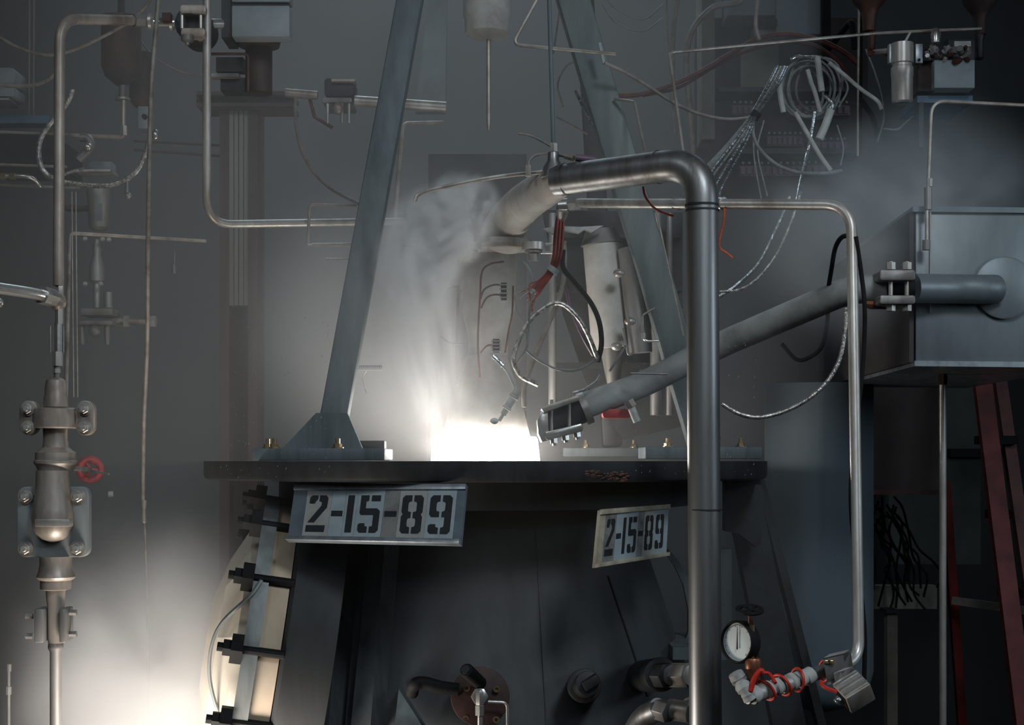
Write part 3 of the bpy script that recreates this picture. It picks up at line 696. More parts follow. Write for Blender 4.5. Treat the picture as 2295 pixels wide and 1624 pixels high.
for k in range(16): part('tooth', pbox(793 + k * 4, 818, 795 + k * 4, 823.5, 3.6, .015), 'dark_steel', rk)
tpart('drip_wire', rk, 'steel_bright', 1.2, 's', [(822, 828, 3.6), (813, 845, 3.6), (816, 860, 3.6), (821, 884, 3.6)])

# accumulators, valves and rails on the far flank
acc = thing('rusty_accumulator', 'blurred rust-brown pressure bottle hanging behind the tall bent tube', 'tank', P(272, 190, 4.4))
part('bottle', vl(272, 4.4, [(40, 44), (150, 44), (172, 36), (188, 16), (192, 10)]), 'rust', acc); part('hanger', vl(272, 4.4, [(-60, 8), (44, 8)], 10), 'rust_dark', acc); part('spout', vl(275, 4.4, [(190, 9), (222, 9)], 14), 'steel_dull', acc); part('rim', vl(275, 4.4, [(220, 17), (225, 17)], 18), 'steel', acc)
part('bottle', vl(316, 4.5, [(120, 26), (226, 26), (240, 14)]), 'rust', acc)
rl = thing('pipe_rack', 'rack of three thin parallel rails with a dark cabinet behind', 'rack', P(60, 420, 4.2))
for pts in ([(-60, 293, 4.2), (255, 306, 4.2)], [(-60, 366, 4.2), (150, 374, 4.2)], [(-60, 411, 4.2), (180, 422, 4.2)]): tpart('rail', rl, 'tube_thin', 3.4, '', pts)
part('cabinet', pbox(-60, 300, 118, 362, 4.3, .3), 'black', rl, 'black cabinet'); part('blue_strip', pbox(-60, 258, 112, 276, 4.28, .06), 'blue_trim', rl, 'dark blue strip')
el = thing('elbow_pipe', 'small pipe ending in an upright elbow under the rusty bottles', 'pipe', P(275, 312, 4.2))
tpart('run', el, 'steel_warm', 5, 'f', [(160, 303, 4.2), (276, 308, 4.2), (277, 225, 4.2)], 8)
part('nut', vl(278, 4.2, [(282, 7), (304, 8)], 6), 'steel', el)
hf = thing('hose_fitting', 'shiny hose fitting with two nuts low on the dark cabinet rack', 'pipe fitting', P(30, 400, 4.15))
m = MB(); m.tube(path([(-40, 396, 4.15), (20, 394, 4.15), (56, 395, 4.15), (76, 402, 4.16), (90, 418, 4.18)], 's'), pr(5, 4.15), 12); part('tube', m, 'steel_bright', hf)
for px in (8, 28): m = MB(); m.cyl(P(px - 6, 395, 4.15), P(px + 6, 395, 4.15), pr(8, 4.15), seg=6); part('nut', m, 'brass', hf)
tube('braided_hose', 'braided hose looping round behind the tall bent tube', 'hose', 'braid', 6, 's', [(164, 200, 4.0), (150, 232, 4.0), (118, 270, 4.0), (92, 310, 4.0), (87, 348, 4.0), (98, 384, 4.0), (130, 404, 4.0), (190, 414, 4.0), (252, 414, 4.0), (300, 390, 4.0), (326, 345, 4.0), (335, 310, 4.0)])
tube('braided_hose', 'second strand of braided hose following the loop outside', 'hose', 'braid', 4, 's', [(84, 330, 4.05), (92, 372, 4.05), (112, 400, 4.05), (150, 388, 4.05), (188, 378, 4.05)])
el2 = thing('angled_valve', 'small tilted valve with a bright tip behind the tall bent tube', 'valve', P(190, 360, 4.1))
m = MB(); m.tube(path([(180, 308, 4.1), (196, 310, 4.1), (202, 328, 4.1), (176, 358, 4.1)], 's'), pr(10, 4.1), 14); part('body', m, 'steel_dull', el2)
m = MB(); m.sphere(P(197, 330, 4.08), pr(10, 4.1), 12, 8); part('tip', m, 'steel_bright', el2)
sp = thing('small_shelf', 'little pale plate on a thin ledge behind the tall bent tube', 'shelf', P(215, 385, 4.15))
part('plate', pbox(202, 362, 249, 382, 4.15, .05), 'box_grey', sp); part('ledge', pbox(166, 379, 248, 384, 4.13, .08), 'steel', sp)
rg = thing('regulator_column', 'dim upright column of stacked regulator bodies behind the tall tube', 'regulator', P(220, 760, 4.2))
for prof, cx in (([(418, 24), (430, 28), (444, 26), (510, 22), (516, 14)], 222), ([(536, 6), (560, 10), (570, 9), (600, 17), (630, 17), (636, 7), (640, 8), (690, 9)], 217), ([(655, 10), (690, 10)], 242)):
    part('body', vl(cx, 4.2, prof, 20), 'steel_dull', rg)
part('label_plate', pbox(212, 456, 228, 494, 4.17, .01), 'box_grey', rg)
part('flange', pbox(180, 690, 252, 706, 4.15, .1), 'steel_dull', rg, bevel=.003); part('flange', pbox(176, 718, 252, 728, 4.15, .1), 'steel_dull', rg, bevel=.003)
m = MB(); m.sphere(P(213, 742, 4.15), pr(14, 4.15), 14, 8); part('valve_body', m, 'steel_dull', rg)
for px in (184, 240): part('leg', vl(px, 4.17, [(726, 7), (760, 6), (772, 5)], 10), 'steel_dull', rg)
m = MB(); m.cyl(P(252, 718, 4.2), P(342, 722, 4.2), pr(7, 4.2), seg=12); part('side_arm', m, 'steel_warm', rg)
for px in (286, 345): m = MB(); m.cyl(P(px - 7, 720, 4.2), P(px + 4, 720, 4.2), pr(14, 4.2), seg=6); part('hex_nut', m, 'steel', rg)
for px, py in ((191, 535), (244, 537), (230, 536), (191, 636), (226, 636)): bolt(rg, P(px, py, 4.16), (0, -1, 0), pr(4, 4.2), 'steel', name='stud')
part('bracket', pbox(140, 460, 206, 468, 4.22, .05), 'beam_brown', rg)
tube('thin_bent_line', 'thin tube rising beside the check valve and bending over the regulators', 'tube', 'steel_warm', 4.6, 'f', [(147, 930, 3.12), (156, 522, 3.5), (460, 540, 3.9)], fr=40)
for x, lab in ((163, 'nearer of two hair-thin upright wires beside the tall tube'), (172, 'farther of two hair-thin upright wires beside the tall tube')):
    tube('thin_wire', lab, 'wire', 'tube_thin', 1.6, '', [(x - 2, 430, 4.0), (x + 2, 890, 4.0)])
tube('slack_cable', 'slack pale cable swooping up to the top valve', 'cable', 'hose_grey', 3.6, 's', [(-30, 66, 3.6), (40, 106, 3.6), (100, 123, 3.6), (150, 117, 3.6), (215, 90, 3.6), (284, 52, 3.6), (330, 10, 3.6), (360, -40, 3.6)])
tube('slack_cable', 'double slack cable curving up behind the tall bent tube', 'cable', 'hose_grey', 4.4, 's', [(-30, 186, 3.5), (30, 193, 3.5), (80, 190, 3.5), (112, 176, 3.5), (130, 150, 3.5), (138, 118, 3.5)])
tube('slack_cable', 'faint cable sagging behind the grey actuator box', 'cable', 'hose_grey', 2, 's', [(314, 90, 4.5), (340, 122, 4.5), (380, 150, 4.5), (430, 168, 4.5), (480, 166, 4.5)])
for x in (66, 76): tube('thin_conduit', 'thin upright conduit behind the slack cables, ' + ('farther from the tall bent tube' if x == 66 else 'nearer the tall bent tube'), 'conduit', 'conduit', 2.2, '', [(x, -60, 4.3), (x - 1, 262, 4.3)])
pk = thing('junction_block', 'pale rounded junction block stacked in two halves behind the double cable', 'box', P(14, 225, 4.2))
part('upper_block', pads(2, 170, 62, 38, 4.2, .1, 10), 'box_grey', pk, bevel=.003); part('lower_block', pads(2, 204, 58, 24, 4.2, .1, 6), 'box_grey', pk, bevel=.003); part('ledge', pbox(-40, 219, 20, 224, 4.2, .1), 'steel_dull', pk)
br2 = thing('switch_box', 'small grey switch box behind the hanging cable', 'box', P(322, 290, 4.3))
part('shell', pbox(309, 238, 333, 288, 4.3, .06), 'box_grey', br2, bevel=.002); m = MB(); m.lathe([(0, pr(6, 4.3)), (.012, pr(5, 4.3))], P(325, 262, 4.3), (0, -1, 0), 14); part('knob', m, 'black', br2)
m = MB(); m.sphere(P(348, 302, 3.9), pr(8, 3.9), 12, 8, (1, 1, 1.6)); part('bright_fitting', m, 'steel_bright', br2)
for a, b, lab in (((300, 316), (500, 326), 'upper of two faint rails running behind the hanging cable'), ((300, 336), (500, 350), 'lower of two faint rails running behind the hanging cable')):
    tube('faint_rail', lab, 'rail', 'beam_brown', 3, '', [(*a, 4.7), (*b, 4.7)])
dr = thing('drain_cock', 'little drain cock hanging on a stem under the braided hose', 'valve', P(287, 446, 4.1))
part('stem', vl(285, 4.0, [(394, 4), (432, 5)], 10), 'steel_dull', dr); m = MB(); m.sphere(P(287, 439, 4.1), pr(8, 4.1), 12, 8); part('tip', m, 'steel', dr)
wf = thing('wall_plug', 'small pale plug fixed to the dark wall near the brown column', 'plug', P(390, 615, 4.6))
part('body', vl(390, 4.6, [(590, 3), (598, 6), (614, 6)], 12), 'steel_dull', wf); part('lead', vl(391, 4.6, [(560, 1.5), (592, 1.5)], 8), 'hose_grey', wf)
hw = thing('red_handwheel', 'faded red handwheel on a thin stem beside the check valve', 'valve handle', P(205, 1080, 3.7))
m = MB(); m.torus(P(202, 1052, 3.7), (0.4, -1, 0.1), pr(23, 3.7), pr(8, 3.7)); part('rim', m, 'valve_red', hw)
for k in range(3):
    t = 2 * math.pi * k / 3; c = P(202, 1052, 3.7); x, y, z = frame((0.4, -1, 0.1)); m = MB(); m.cyl(c, c + (x * math.cos(t) + y * math.sin(t)) * pr(22, 3.7), pr(4, 3.7), seg=8); part('spoke', m, 'valve_red', hw)
m = MB(); m.cyl(P(202, 1052, 3.7), P(150, 1048, 3.13), pr(5, 3.7), seg=10); part('pipe_stub', m, 'steel_dull', hw)
m = MB(); m.cyl(P(190, 1052, 3.7), P(244, 1062, 3.6), pr(4, 3.7), pr(2, 3.7), 10); part('stem', m, 'steel', hw)
m = MB(); m.box(P(248, 1107, 3.5), (pr(11, 3.5), .01, pr(9, 3.5)), frame((0.3, -1, 0.5))); part('tab', m, 'steel_bright', hw)
fr_ = thing('fogged_fitting', 'fogged upright pipe with two pale nuts low in the steam', 'pipe', P(21, 1700, 3.6))
part('pipe', vl(20, 3.6, [(1500, 3), (1800, 3)], 10), 'pale', fr_); part('nut', vl(21, 3.6, [(1488, 5), (1504, 5)], 6), 'pale', fr_); part('nut', vl(20, 3.6, [(1538, 6), (1556, 6)], 6), 'pale', fr_)

# ------------------------------------------------------------------ sheet metal box, duct and the far aisle
sb = thing('sheet_metal_box', 'big dented sheet metal box of bluish galvanised steel', 'box', P(2200, 815, 3.4))
def quadbox(x0, y0, x1, y1, Y0, Y1, d):
    a, b, c, e = P(x0, y0, Y0), P(x1, y0 + 4, Y1), P(x1, y1 + 4, Y1), P(x0, y1, Y0)
    return MB().prism([a, b, c, e], (0.03, d, 0))
part('body', quadbox(2052, 470, 2420, 812, 3.4, 3.44, .95), 'galv', sb, bevel=.004)
m = MB(); a, b = P(2051, 474, 3.4), P(2051, 812, 3.4); m.prism([a + V((-.012, .004, 0)), b + V((-.012, .004, 0)), b + V((.018, .96, 0)), a + V((.018, .96, 0))], (.010, 0, 0)); part('shaded_side', m, 'brown_panel', sb, 'box side with its shade painted dark brown')  # brown slab puts the shade on the box's side into its colour
part('top_rim', quadbox(2046, 462, 2420, 474, 3.39, 3.43, .96), 'galv', sb)
part('bottom_rim', quadbox(2050, 808, 2420, 820, 3.392, 3.432, .95), 'alu', sb)
m = MB(); m.lathe([(0, pr(70, 3.4)), (.006, pr(70, 3.4)), (.008, pr(66, 3.4))], P(2250, 645, 3.415), (0, -1, 0), 40); part('round_patch', m, 'galv', sb, 'round cover patch')
part('seam', pbox(2084, 474, 2087, 700, 3.396, .01), 'steel_dull', sb)
m = MB(); m.tube(catmull([P(2230, 648, 3.40), P(2215, 648, 3.39), P(2190, 648, 3.385), P(2130, 647, 3.38), P(2046, 646, 3.35)]), pr(33, 3.35), 26); part('inlet_pipe', m, 'galv', sb, 'pipe stub into the round patch')
hp = thing('propellant_duct', 'wide frosted duct sloping from the bolted clamp down behind the thick pipe', 'pipe', P(1750, 760, 3.5))
m = MB(); m.tube(fillet([P(1990, 645, 3.33), P(1900, 650, 3.36), P(1615, 772, 3.6), P(1440, 862, 3.62), P(1285, 918, 3.54)], .16, 8), pr(31, 3.4), 28); part('duct', m, 'duct_frost', hp)
tpart('lower_rod', hp, 'copper', 3, '', [(1945, 685, 3.33), (1985, 690, 3.33)])
ck = thing('bolted_clamp', 'dark four-bolt pipe clamp joining duct to sheet metal box', 'clamp', P(2010, 700, 3.3))
for y0, y1 in ((604, 628), (661, 681)): part('jaw', pads(2012, (y0 + y1) / 2, 80, y1 - y0, 3.26, .12, 6), 'steel_dull', ck, bevel=.003)
m = MB(); m.cyl(P(1978, 646, 3.33), P(2046, 646, 3.33), pr(24, 3.33), seg=20); part('core', m, 'black', ck)
for px in (1996, 2032):
    st = part('stud', vl(px, 3.28, [(586, 5), (698, 5)], 10), 'steel', ck)
    part('nut', vl(px, 3.28, [(588, 11), (604, 11)], 6), 'steel', st); part('nut', vl(px, 3.28, [(682, 11), (697, 11)], 6), 'steel_bright', st)
m = MB(); m.cyl(P(1940, 682, 3.32), P(1975, 684, 3.32), pr(9, 3.3), seg=6); part('side_fitting', m, 'copper', ck)
vt = thing('vent_tube', 'thin tube with stepped fittings standing on the sheet metal box', 'tube', P(2080, 560, 3.36))
tpart('tube', vt, 'tube_thin', 4, 'f', [(2080, 420, 3.36), (2088, 226, 3.36), (2420, 242, 3.4)], 34)
part('nut', vl(2083, 3.36, [(400, 7), (418, 6)], 6), 'steel', vt); part('fitting', vl(2080, 3.36, [(420, 9), (470, 9)], 12), 'steel_dull', vt); part('stem', vl(2077, 3.36, [(470, 4), (540, 4)], 10), 'tube_thin', vt); part('foot', vl(2076, 3.36, [(538, 9), (560, 9)], 12), 'steel_dull', vt)
pd = thing('support_post', 'upright thin pipe post holding up the sheet metal box', 'post', P(2113, 2400, 3.7))
part('post', vl(2113, 3.7, [(850, 8), (2400, 8)], 14), 'steel', pd); part('cap', vl(2112, 3.7, [(838, 11), (862, 11)], 6), 'rust', pd)
tk = thing('hanging_tank', 'big smooth blue-grey cylindrical tank with a rounded bottom', 'tank', P(1835, 1590, 4.3))
part('shell', vl(1835, 4.3, [(862, 120), (1500, 120), (1545, 108), (1575, 78), (1590, 30)], 48), 'tank_blue', tk)
part('panel', pbox(1600, 1090, 1760, 1700, 4.7, .04), 'tank_blue', tk)  # lighter sheet added in place of the lit wall behind the stand legs
cbp = thing('brown_cabinet', 'dark brown cabinet with a reddish bottom edge under the sheet metal box', 'cabinet', P(2030, 1110, 5.2))
part('body', pbox(1940, 830, 2105, 1100, 5.2, .4), 'brown_panel', cbp); part('edge', pbox(1940, 1098, 2105, 1108, 5.18, .4), 'rust', cbp, 'reddish bottom edge')
wp = thing('wall_board', 'dull green-grey board behind the support post', 'board', P(2100, 1265, 6.0))
part('board', pbox(1992, 860, 2198, 1264, 6.0, .05), 'green_panel', wp); part('batten', pbox(2130, 1005, 2260, 1024, 5.96, .05), 'black', wp)
part('board', pbox(1935, 1312, 2100, 1364, 5.7, .06), 'beige_dark', wp, 'pale horizontal board')
gp = thing('grey_floor_post', 'square grey post standing in the dark aisle beyond the tank', 'post', P(2000, 1900, 5.4))
part('post', pbox(1989, 1372, 2012, 2010, 5.4, .05), 'beige_dark', gp); part('cap', pbox(1986, 1366, 2015, 1374, 5.38, .09), 'dark_steel', gp)
m = thing('cable_tangle', 'tangle of black cables spilling down beside the tank', 'cables', P(2010, 1400, 5.5))
rnd = random.Random(11)
for k in range(16):
    x = 1950 + 60 * rnd.random(); y = 1108 + 60 * rnd.random(); pts = []
    for j in range(6):
        pts.append((x, y, 5.45 + .1 * rnd.random())); x += (rnd.random() - .35) * 50; y += 20 + 40 * rnd.random()
    tpart('cable', m, 'black_rubber', 2.6, 's', pts)
ld = thing('step_ladder', 'red fibreglass step ladder standing in the dark aisle', 'ladder', P(2230, 2000, 5.0))
part('rail', bar(P(2192, 780, 5.0), P(2330, 1900, 4.6), pr(38, 5), .03), 'ladder_red', ld, 'red front rail'); part('rail', bar(P(2232, 790, 5.05), P(2390, 1900, 4.65), pr(26, 5), .03), 'ladder_pale', ld)
part('rear_rail', bar(P(2118, 1080, 5.2), P(2182, 2000, 5.5), pr(20, 5), .03), 'ladder_red', ld)
for y, x in ((985, 2222), (1152, 2246), (1330, 2274), (1500, 2296)): part('step', pbox(x - 22, y - 9, x + 60, y + 10, 4.92, .08), 'black', ld)
part('brace', bar(P(2136, 1345, 5.2), P(2330, 1372, 5.0), pr(18, 5), .02), 'beige_dark', ld)
m = MB(); m.prism([P(x, y, 4.97) for x, y in ((2190, 880), (2200, 885), (2215, 915), (2213, 938), (2202, 920), (2194, 900))], (0, -.004, 0)); part('sticker', m, 'tape', ld)

# ------------------------------------------------------------------ lines near the right-hand run
tube('black_hose', 'black hose looping from the bent supply pipe and behind the duct', 'hose', 'black_rubber', 5.5, 's', [(1905, 527, 3.2), (1886, 532, 3.25), (1872, 556, 3.3), (1864, 600, 3.32), (1856, 655, 3.42), (1854, 720, 3.75), (1842, 775, 3.75), (1815, 800, 3.75), (1785, 805, 3.75), (1752, 770, 3.75)])
tube('black_hose', 'black hose strapped along the bent supply pipe', 'hose', 'black_rubber', 5, 's', [(1918, 530, 2.96), (1930, 610, 2.96), (1938, 690, 2.95), (1936, 780, 2.95), (1928, 880, 2.94), (1916, 960, 2.93), (1907, 1100, 2.9), (1914, 1220, 2.9), (1930, 1330, 2.88), (1938, 1430, 2.88), (1936, 1550, 2.88)])
tube('silver_hose', 'silvery braided hose sagging in a wide curve below the duct', 'hose', 'braid', 5, 's', [(1896, 690, 3.25), (1894, 740, 3.25), (1880, 810, 3.25), (1842, 868, 3.25), (1780, 912, 3.25), (1710, 934, 3.25), (1660, 928, 3.25), (1618, 905, 3.25)])
tube('silver_cable', 'thin silvery cable curving down behind the thick pipe', 'cable', 'braid', 3.6, 's', [(1795, 430, 3.8), (1772, 500, 3.8), (1740, 570, 3.8), (1700, 622, 3.8), (1660, 648, 3.8), (1612, 654, 3.8)])
tube('silver_cable', 'second silvery cable crossing behind the sideways tube', 'cable', 'foil', 4, 's', [(1770, 440, 3.85), (1740, 510, 3.85), (1700, 590, 3.85), (1650, 640, 3.85), (1612, 665, 3.85)])
tube('red_wire_pair', 'pair of red wires hanging under the sideways pipe end', 'wire', 'wire_red', 2.6, 's', [(1441, 418, 3.0), (1446, 440, 3.0), (1462, 462, 3.0), (1484, 476, 3.0), (1510, 484, 3.0)])
tube('orange_wire', 'orange wire dangling from the sideways tube with a knotted tail', 'wire', 'wire_orange', 2.8, 's', [(1624, 466, 3.1), (1622, 500, 3.1), (1613, 535, 3.1), (1614, 556, 3.1), (1630, 568, 3.1), (1642, 578, 3.1)])

# ------------------------------------------------------------------ gauge manifold in front
YM = 2.75
gg = thing('pressure_gauge', 'round white-faced pressure gauge half hidden by the thick pipe', 'gauge', P(1656, 1480, YM))
ga = V((-0.74, -0.66, 0.05)).normalized(); gc = P(1658, 1438, YM + .02); gr = pr(47, YM)
m = MB(); m.lathe([(-.022, gr * .8), (-.012, gr * 1.02), (.008, gr * 1.04), (.012, gr * .98), (.012, gr * .93), (.003, gr * .92), (.003, .001)], gc, ga, 40); part('case', m, 'black', gg)
m = MB(); m.lathe([(.0035, gr * .92), (.0045, gr * .915)], gc, ga, 40); dl = part('dial', m, 'dial', gg, 'white dial face')
dx, dy, dz = frame(ga)
for k in range(46):
    t = math.radians(-48 + 276 * k / 45); d = dx * math.cos(t) + dy * math.sin(t); q = dz.cross(d); l0 = .78 if k % 5 else .72
    m = MB(); m.prism([gc + dz * .005 + d * gr * l0 + q * .0003, gc + dz * .005 + d * gr * .86 + q * .0003, gc + dz * .005 + d * gr * .86 - q * .0003, gc + dz * .005 + d * gr * l0 - q * .0003], dz * .0004)
    part('tick', m, 'paint_black', dl)
up = (V((0, 0, 1)) - dz * dz.z).normalized(); up = (up + dz.cross(up) * .03).normalized(); sd = dz.cross(up)
m = MB(); m.prism([gc + dz * .007 + up * gr * .75 + sd * .0003, gc + dz * .007 + up * gr * .75 - sd * .0003, gc + dz * .007 - up * gr * .35 - sd * .0016, gc + dz * .007 - up * gr * .35 + sd * .0016], dz * .0006); part('needle', m, 'black', gg)
hv = thing('needle_valve', 'black handwheel valve on a thin brass and copper stem', 'valve', P(1685, 1530, YM))
c = P(1680, 1366, YM); m = MB()
m.torus(c, (0, -.25, 1), pr(27, YM), pr(5, YM), 30, 8); part('handwheel', m, 'black', hv)
for k in range(5):
    t = 2 * math.pi * k / 5; x, y, z = frame((0, -.25, 1)); m = MB(); m.cyl(c, c + (x * math.cos(t) + y * math.sin(t)) * pr(27, YM), pr(3.4, YM), seg=8); part('spoke', m, 'black', hv)
part('hub', vl(1680, YM, [(1358, 6), (1372, 6)], 12), 'dark_steel', hv)
part('stem', vl(1681, YM, [(1370, 4.5), (1402, 4.5)], 12), 'copper', hv); part('gland', vl(1685, YM, [(1400, 7), (1418, 7)], 6), 'brass', hv); part('tube', vl(1686, YM, [(1416, 4), (1478, 5)], 12), 'copper', hv)
part('bushing', vl(1688, YM, [(1474, 16), (1480, 19), (1500, 18), (1528, 10), (1534, 8)], 24), 'copper', hv)
mf = thing('wrapped_manifold', 'steel manifold pipe wrapped in white tape running to the bent supply pipe', 'pipe', P(1770, 1560, YM))
A, B = P(1672, 1562, YM - .02), P(1890, 1488, YM + .08)
m = MB(); m.tube([A, A.lerp(B, .5), B], pr(16, YM), 20); part('pipe', m, 'pipe_dark', mf)
for t0, t1, r, mt in ((.12, .22, 19, 'steel'), (.22, .34, 17, 'steel_dull'), (.36, .44, 19, 'steel'), (.84, 1.0, 18, 'dark_steel')):
    m = MB(); m.cyl(A.lerp(B, t0), A.lerp(B, t1), pr(r, YM), seg=20); part('sleeve', m, mt, mf)
ax = (B - A).normalized(); X, Y_, Z = frame(ax)
for t, r, w in ((.08, 20, .009), (.22, 20, .006), (.31, 19, .007), (.46, 20, .006), (.55, 19, .008), (.63, 19, .009)):
    c = A.lerp(B, t); m = MB(); m.lathe([(-w, pr(r - 1, YM)), (-w * .5, pr(r + 1.5, YM)), (w * .2, pr(r + .5, YM)), (w, pr(r, YM))], c, (ax + V((0, .1, .25))).normalized(), 18); part('tape_wrap', m, 'tape', mf, 'white tape wrap')
m = MB(); rnd = random.Random(5)
tp = catmull([P(1648, 1508, YM), P(1658, 1526, YM), P(1670, 1546, YM - .02), P(1682, 1566, YM - .02)], 5)
m.tube(tp, 0, 14, radii=[pr(13 + 6 * rnd.random(), YM) for _ in tp]); part('tape_bundle', m, 'tape', mf, 'crumpled white tape bundle')
cd = thing('red_lead', 'red-orange cord coiled around the wrapped manifold into the metal box', 'cord', P(1760, 1570, YM))
for t, r, tl in ((.36, 26, .5), (.52, 26, -.35), (.20, 25, .6), (.80, 24, -.5)):
    c = A.lerp(B, t); m = MB(); m.torus(c, (ax + V((0, tl * .3, tl * .6))).normalized(), pr(r, YM), pr(3.4, YM), 30, 8); part('coil', m, 'cord_red', cd)
m = MB(); m.tube(path([(1688, 1530, YM - .02), (1700, 1512, YM - .02), (1722, 1508, YM - .02), (1738, 1530, YM - .04)], 's'), pr(4, YM), 10); part('strand', m, 'cord_red', cd)
m = MB(); m.tube(path([(1682, 1548, YM - .03), (1690, 1522, YM - .03), (1704, 1502, YM - .03), (1712, 1508, YM - .03)], 's'), pr(6, YM), 10); part('strand', m, 'cord_red', cd)
m = MB(); m.tube(path([(1838, 1530, YM), (1850, 1540, YM - .01), (1876, 1550, YM - .02)], 's'), pr(4.5, YM), 10); part('tail', m, 'cord_red', cd)
jb = thing('handy_box', 'tilted open metal electrical box hanging at the end of the red cord', 'box', P(1915, 1590, YM))
bxx = V((0.86, 0.1, 0.5)).normalized(); bz = V((-0.42, -0.55, 0.72)).normalized(); bz = (bz - bxx * bz.dot(bxx)).normalized(); by = bz.cross(bxx)
c = P(1914, 1549, YM); part('shell', MB().box(c, (.052, .05, .042), (bxx, by, bz)), 'steel', jb, bevel=.003)
for k in (-1, 0, 1): part('rib', MB().box(c + bz * .021 + by * .015 * k, (.05, .004, .005), (bxx, by, bz)), 'steel_bright', jb)
part('mouth', MB().box(c - bxx * .026, (.003, .036, .03), (bxx, by, bz)), 'black', jb); m = MB(); m.sphere(c - bxx * .03, .012, 10, 6, (1, .8, .8)); part('connector', m, 'foil', jb)
cl = thing('strap_clamp', 'two-bolt strap clamp at the foot of the bent supply pipe', 'clamp', P(1875, 1505, YM))
part('strap', MB().box(P(1880, 1494, YM + .03), (.05, .05, .022), (ax, Y_, Z)), 'steel_dull', cl, bevel=.004)
for px in (1851, 1863): bolt(cl, P(px, 1484, YM + .02), (0, -.2, 1), .005, 'brass')
part('tail_plate', MB().box(P(1892, 1512, YM + .02), (.03, .02, .02), (ax, Y_, Z)), 'steel', cl, bevel=.002)

# ------------------------------------------------------------------ fittings on the face of the cone
YF = 3.05
bf = thing('brown_port_flange', 'round brown flange plate with four socket bolts on the cone', 'flange', P(1075, 1624, YF))
m = MB(); m.cyl(P(1076, 1560, YF + .14), P(1076, 1560, YF), pr(66, YF), seg=44); part('disc', m, 'brown_flange', bf, bevel=.002)
for px, py in ((1046, 1541), (1113, 1543), (1044, 1609), (1112, 1611)):
    m = MB(); m.lathe([(0, pr(7.5, YF)), (.007, pr(7.5, YF)), (.007, pr(4, YF)), (.003, pr(4, YF)), (.003, .0002)], P(px, py, YF - .0005), (0, -1, 0), 16); part('socket_bolt', m, 'brass', bf)
fi = thing('flare_fitting', 'shiny hex fitting and tube pointing down from the brown flange', 'pipe fitting', P(1075, 1624, YF - .06))
m = MB(); m.cyl(P(1075, 1560, YF), P(1075, 1560, YF - .045), pr(20, YF), seg=6); part('hex_nut', m, 'steel_bright', fi, bevel=.002)
part('body', vl(1075, YF - .05, [(1545, 7), (1552, 10), (1574, 10), (1582, 9)], 6), 'steel_bright', fi); part('hex_nut', vl(1075, YF - .05, [(1580, 11), (1602, 11)], 6), 'steel_bright', fi); part('tube', vl(1076, YF - .05, [(1600, 6), (1760, 6)], 14), 'steel_bright', fi)
tpart('side_tube', fi, 'steel_bright', 3.2, 'f', [(1094, 1571, YF - .03), (1137, 1573, YF - .03), (1138, 1760, YF - .03)], 14)
kb = thing('black_taped_cable', 'black taped cable reaching across to the brown flange', 'cable', P(985, 1540, YF))
m = MB(); m.tube(path([(1028, 1545, YF), (990, 1540, YF), (950, 1530, YF), (930, 1534, YF), (923, 1552, YF + .03)], 's'), pr(15, YF), 14, radii=None); part('sleeve', m, 'black_rubber', kb)
m = MB(); m.tube(path([(930, 1526, YF), (922, 1540, YF), (920, 1556, YF + .03)], 's'), pr(6, YF), 10); part('red_wire', m, 'wire_dark_red', kb, 'dark red wire')
kk = thing('black_probe', 'stubby black taped probe leaning over the brown flange', 'probe', P(1060, 1530, YF - .03))
m = MB(); m.cyl(P(1078, 1532, YF - .02), P(1044, 1500, YF - .08), pr(15, YF), pr(16, YF), 16); part('sleeve', m, 'black_rubber', kk, bevel=.004)
m = MB(); m.cyl(P(1046, 1502, YF - .078), P(1043, 1499, YF - .083), pr(10, YF), seg=12); part('tip', m, 'dark_steel', kk)
bg = thing('threaded_bung', 'dark threaded bung screwed into the cone', 'plug', P(1305, 1560, 3.15))
m = MB(); m.cyl(P(1306, 1538, 3.3), P(1310, 1536, 3.14), pr(38, 3.15), seg=30); part('boss', m, 'dark_steel', bg, bevel=.003); m = MB(); m.cyl(P(1310, 1536, 3.15), P(1318, 1531, 3.09), pr(28, 3.12), seg=24); part('plug', m, 'dark_steel', bg, bevel=.003)
m = MB(); m.box(P(1324, 1528, 3.085), (pr(38, 3.1), .03, pr(22, 3.1)), (V((.85, 0, .5)).normalized(), V((0, 1, 0)), V((-.5, 0, .85)).normalized())); part('square_head', m, 'dark_steel', bg, bevel=.002)
hu = thing('hex_union', 'upper dark and chrome hex union plugged toward the thick pipe', 'pipe fitting', P(1500, 1545, 3.1))
m = MB(); m.cyl(P(1440, 1515, 3.35), P(1482, 1511, 3.1), pr(38, 3.15), seg=30); part('boss', m, 'dark_steel', hu, bevel=.003)
for a, b, r, sg, mt in ((1474, 1496, 30, 6, 'dark_steel'), (1494, 1506, 23, 20, 'steel_dull'), (1504, 1540, 30, 6, 'steel'), (1538, 1552, 25, 24, 'steel'), (1550, 1580, 17, 20, 'steel_bright')):
    m = MB(); m.cyl(P(a, 1512, 3.1), P(b, 1513, 3.08), pr(r, 3.1), seg=sg); part('hex_nut' if sg == 6 else 'sleeve', m, mt, hu, bevel=.002)
le = thing('lower_union', 'lower bent union with chrome nut diving below the hex union', 'pipe fitting', P(1500, 1624, 3.05))
m = MB(); m.tube(path([(1410, 1660, 3.2), (1440, 1610, 3.1), (1478, 1588, 3.05)], 's'), pr(26, 3.05), 20); part('elbow', m, 'pipe_dark', le)
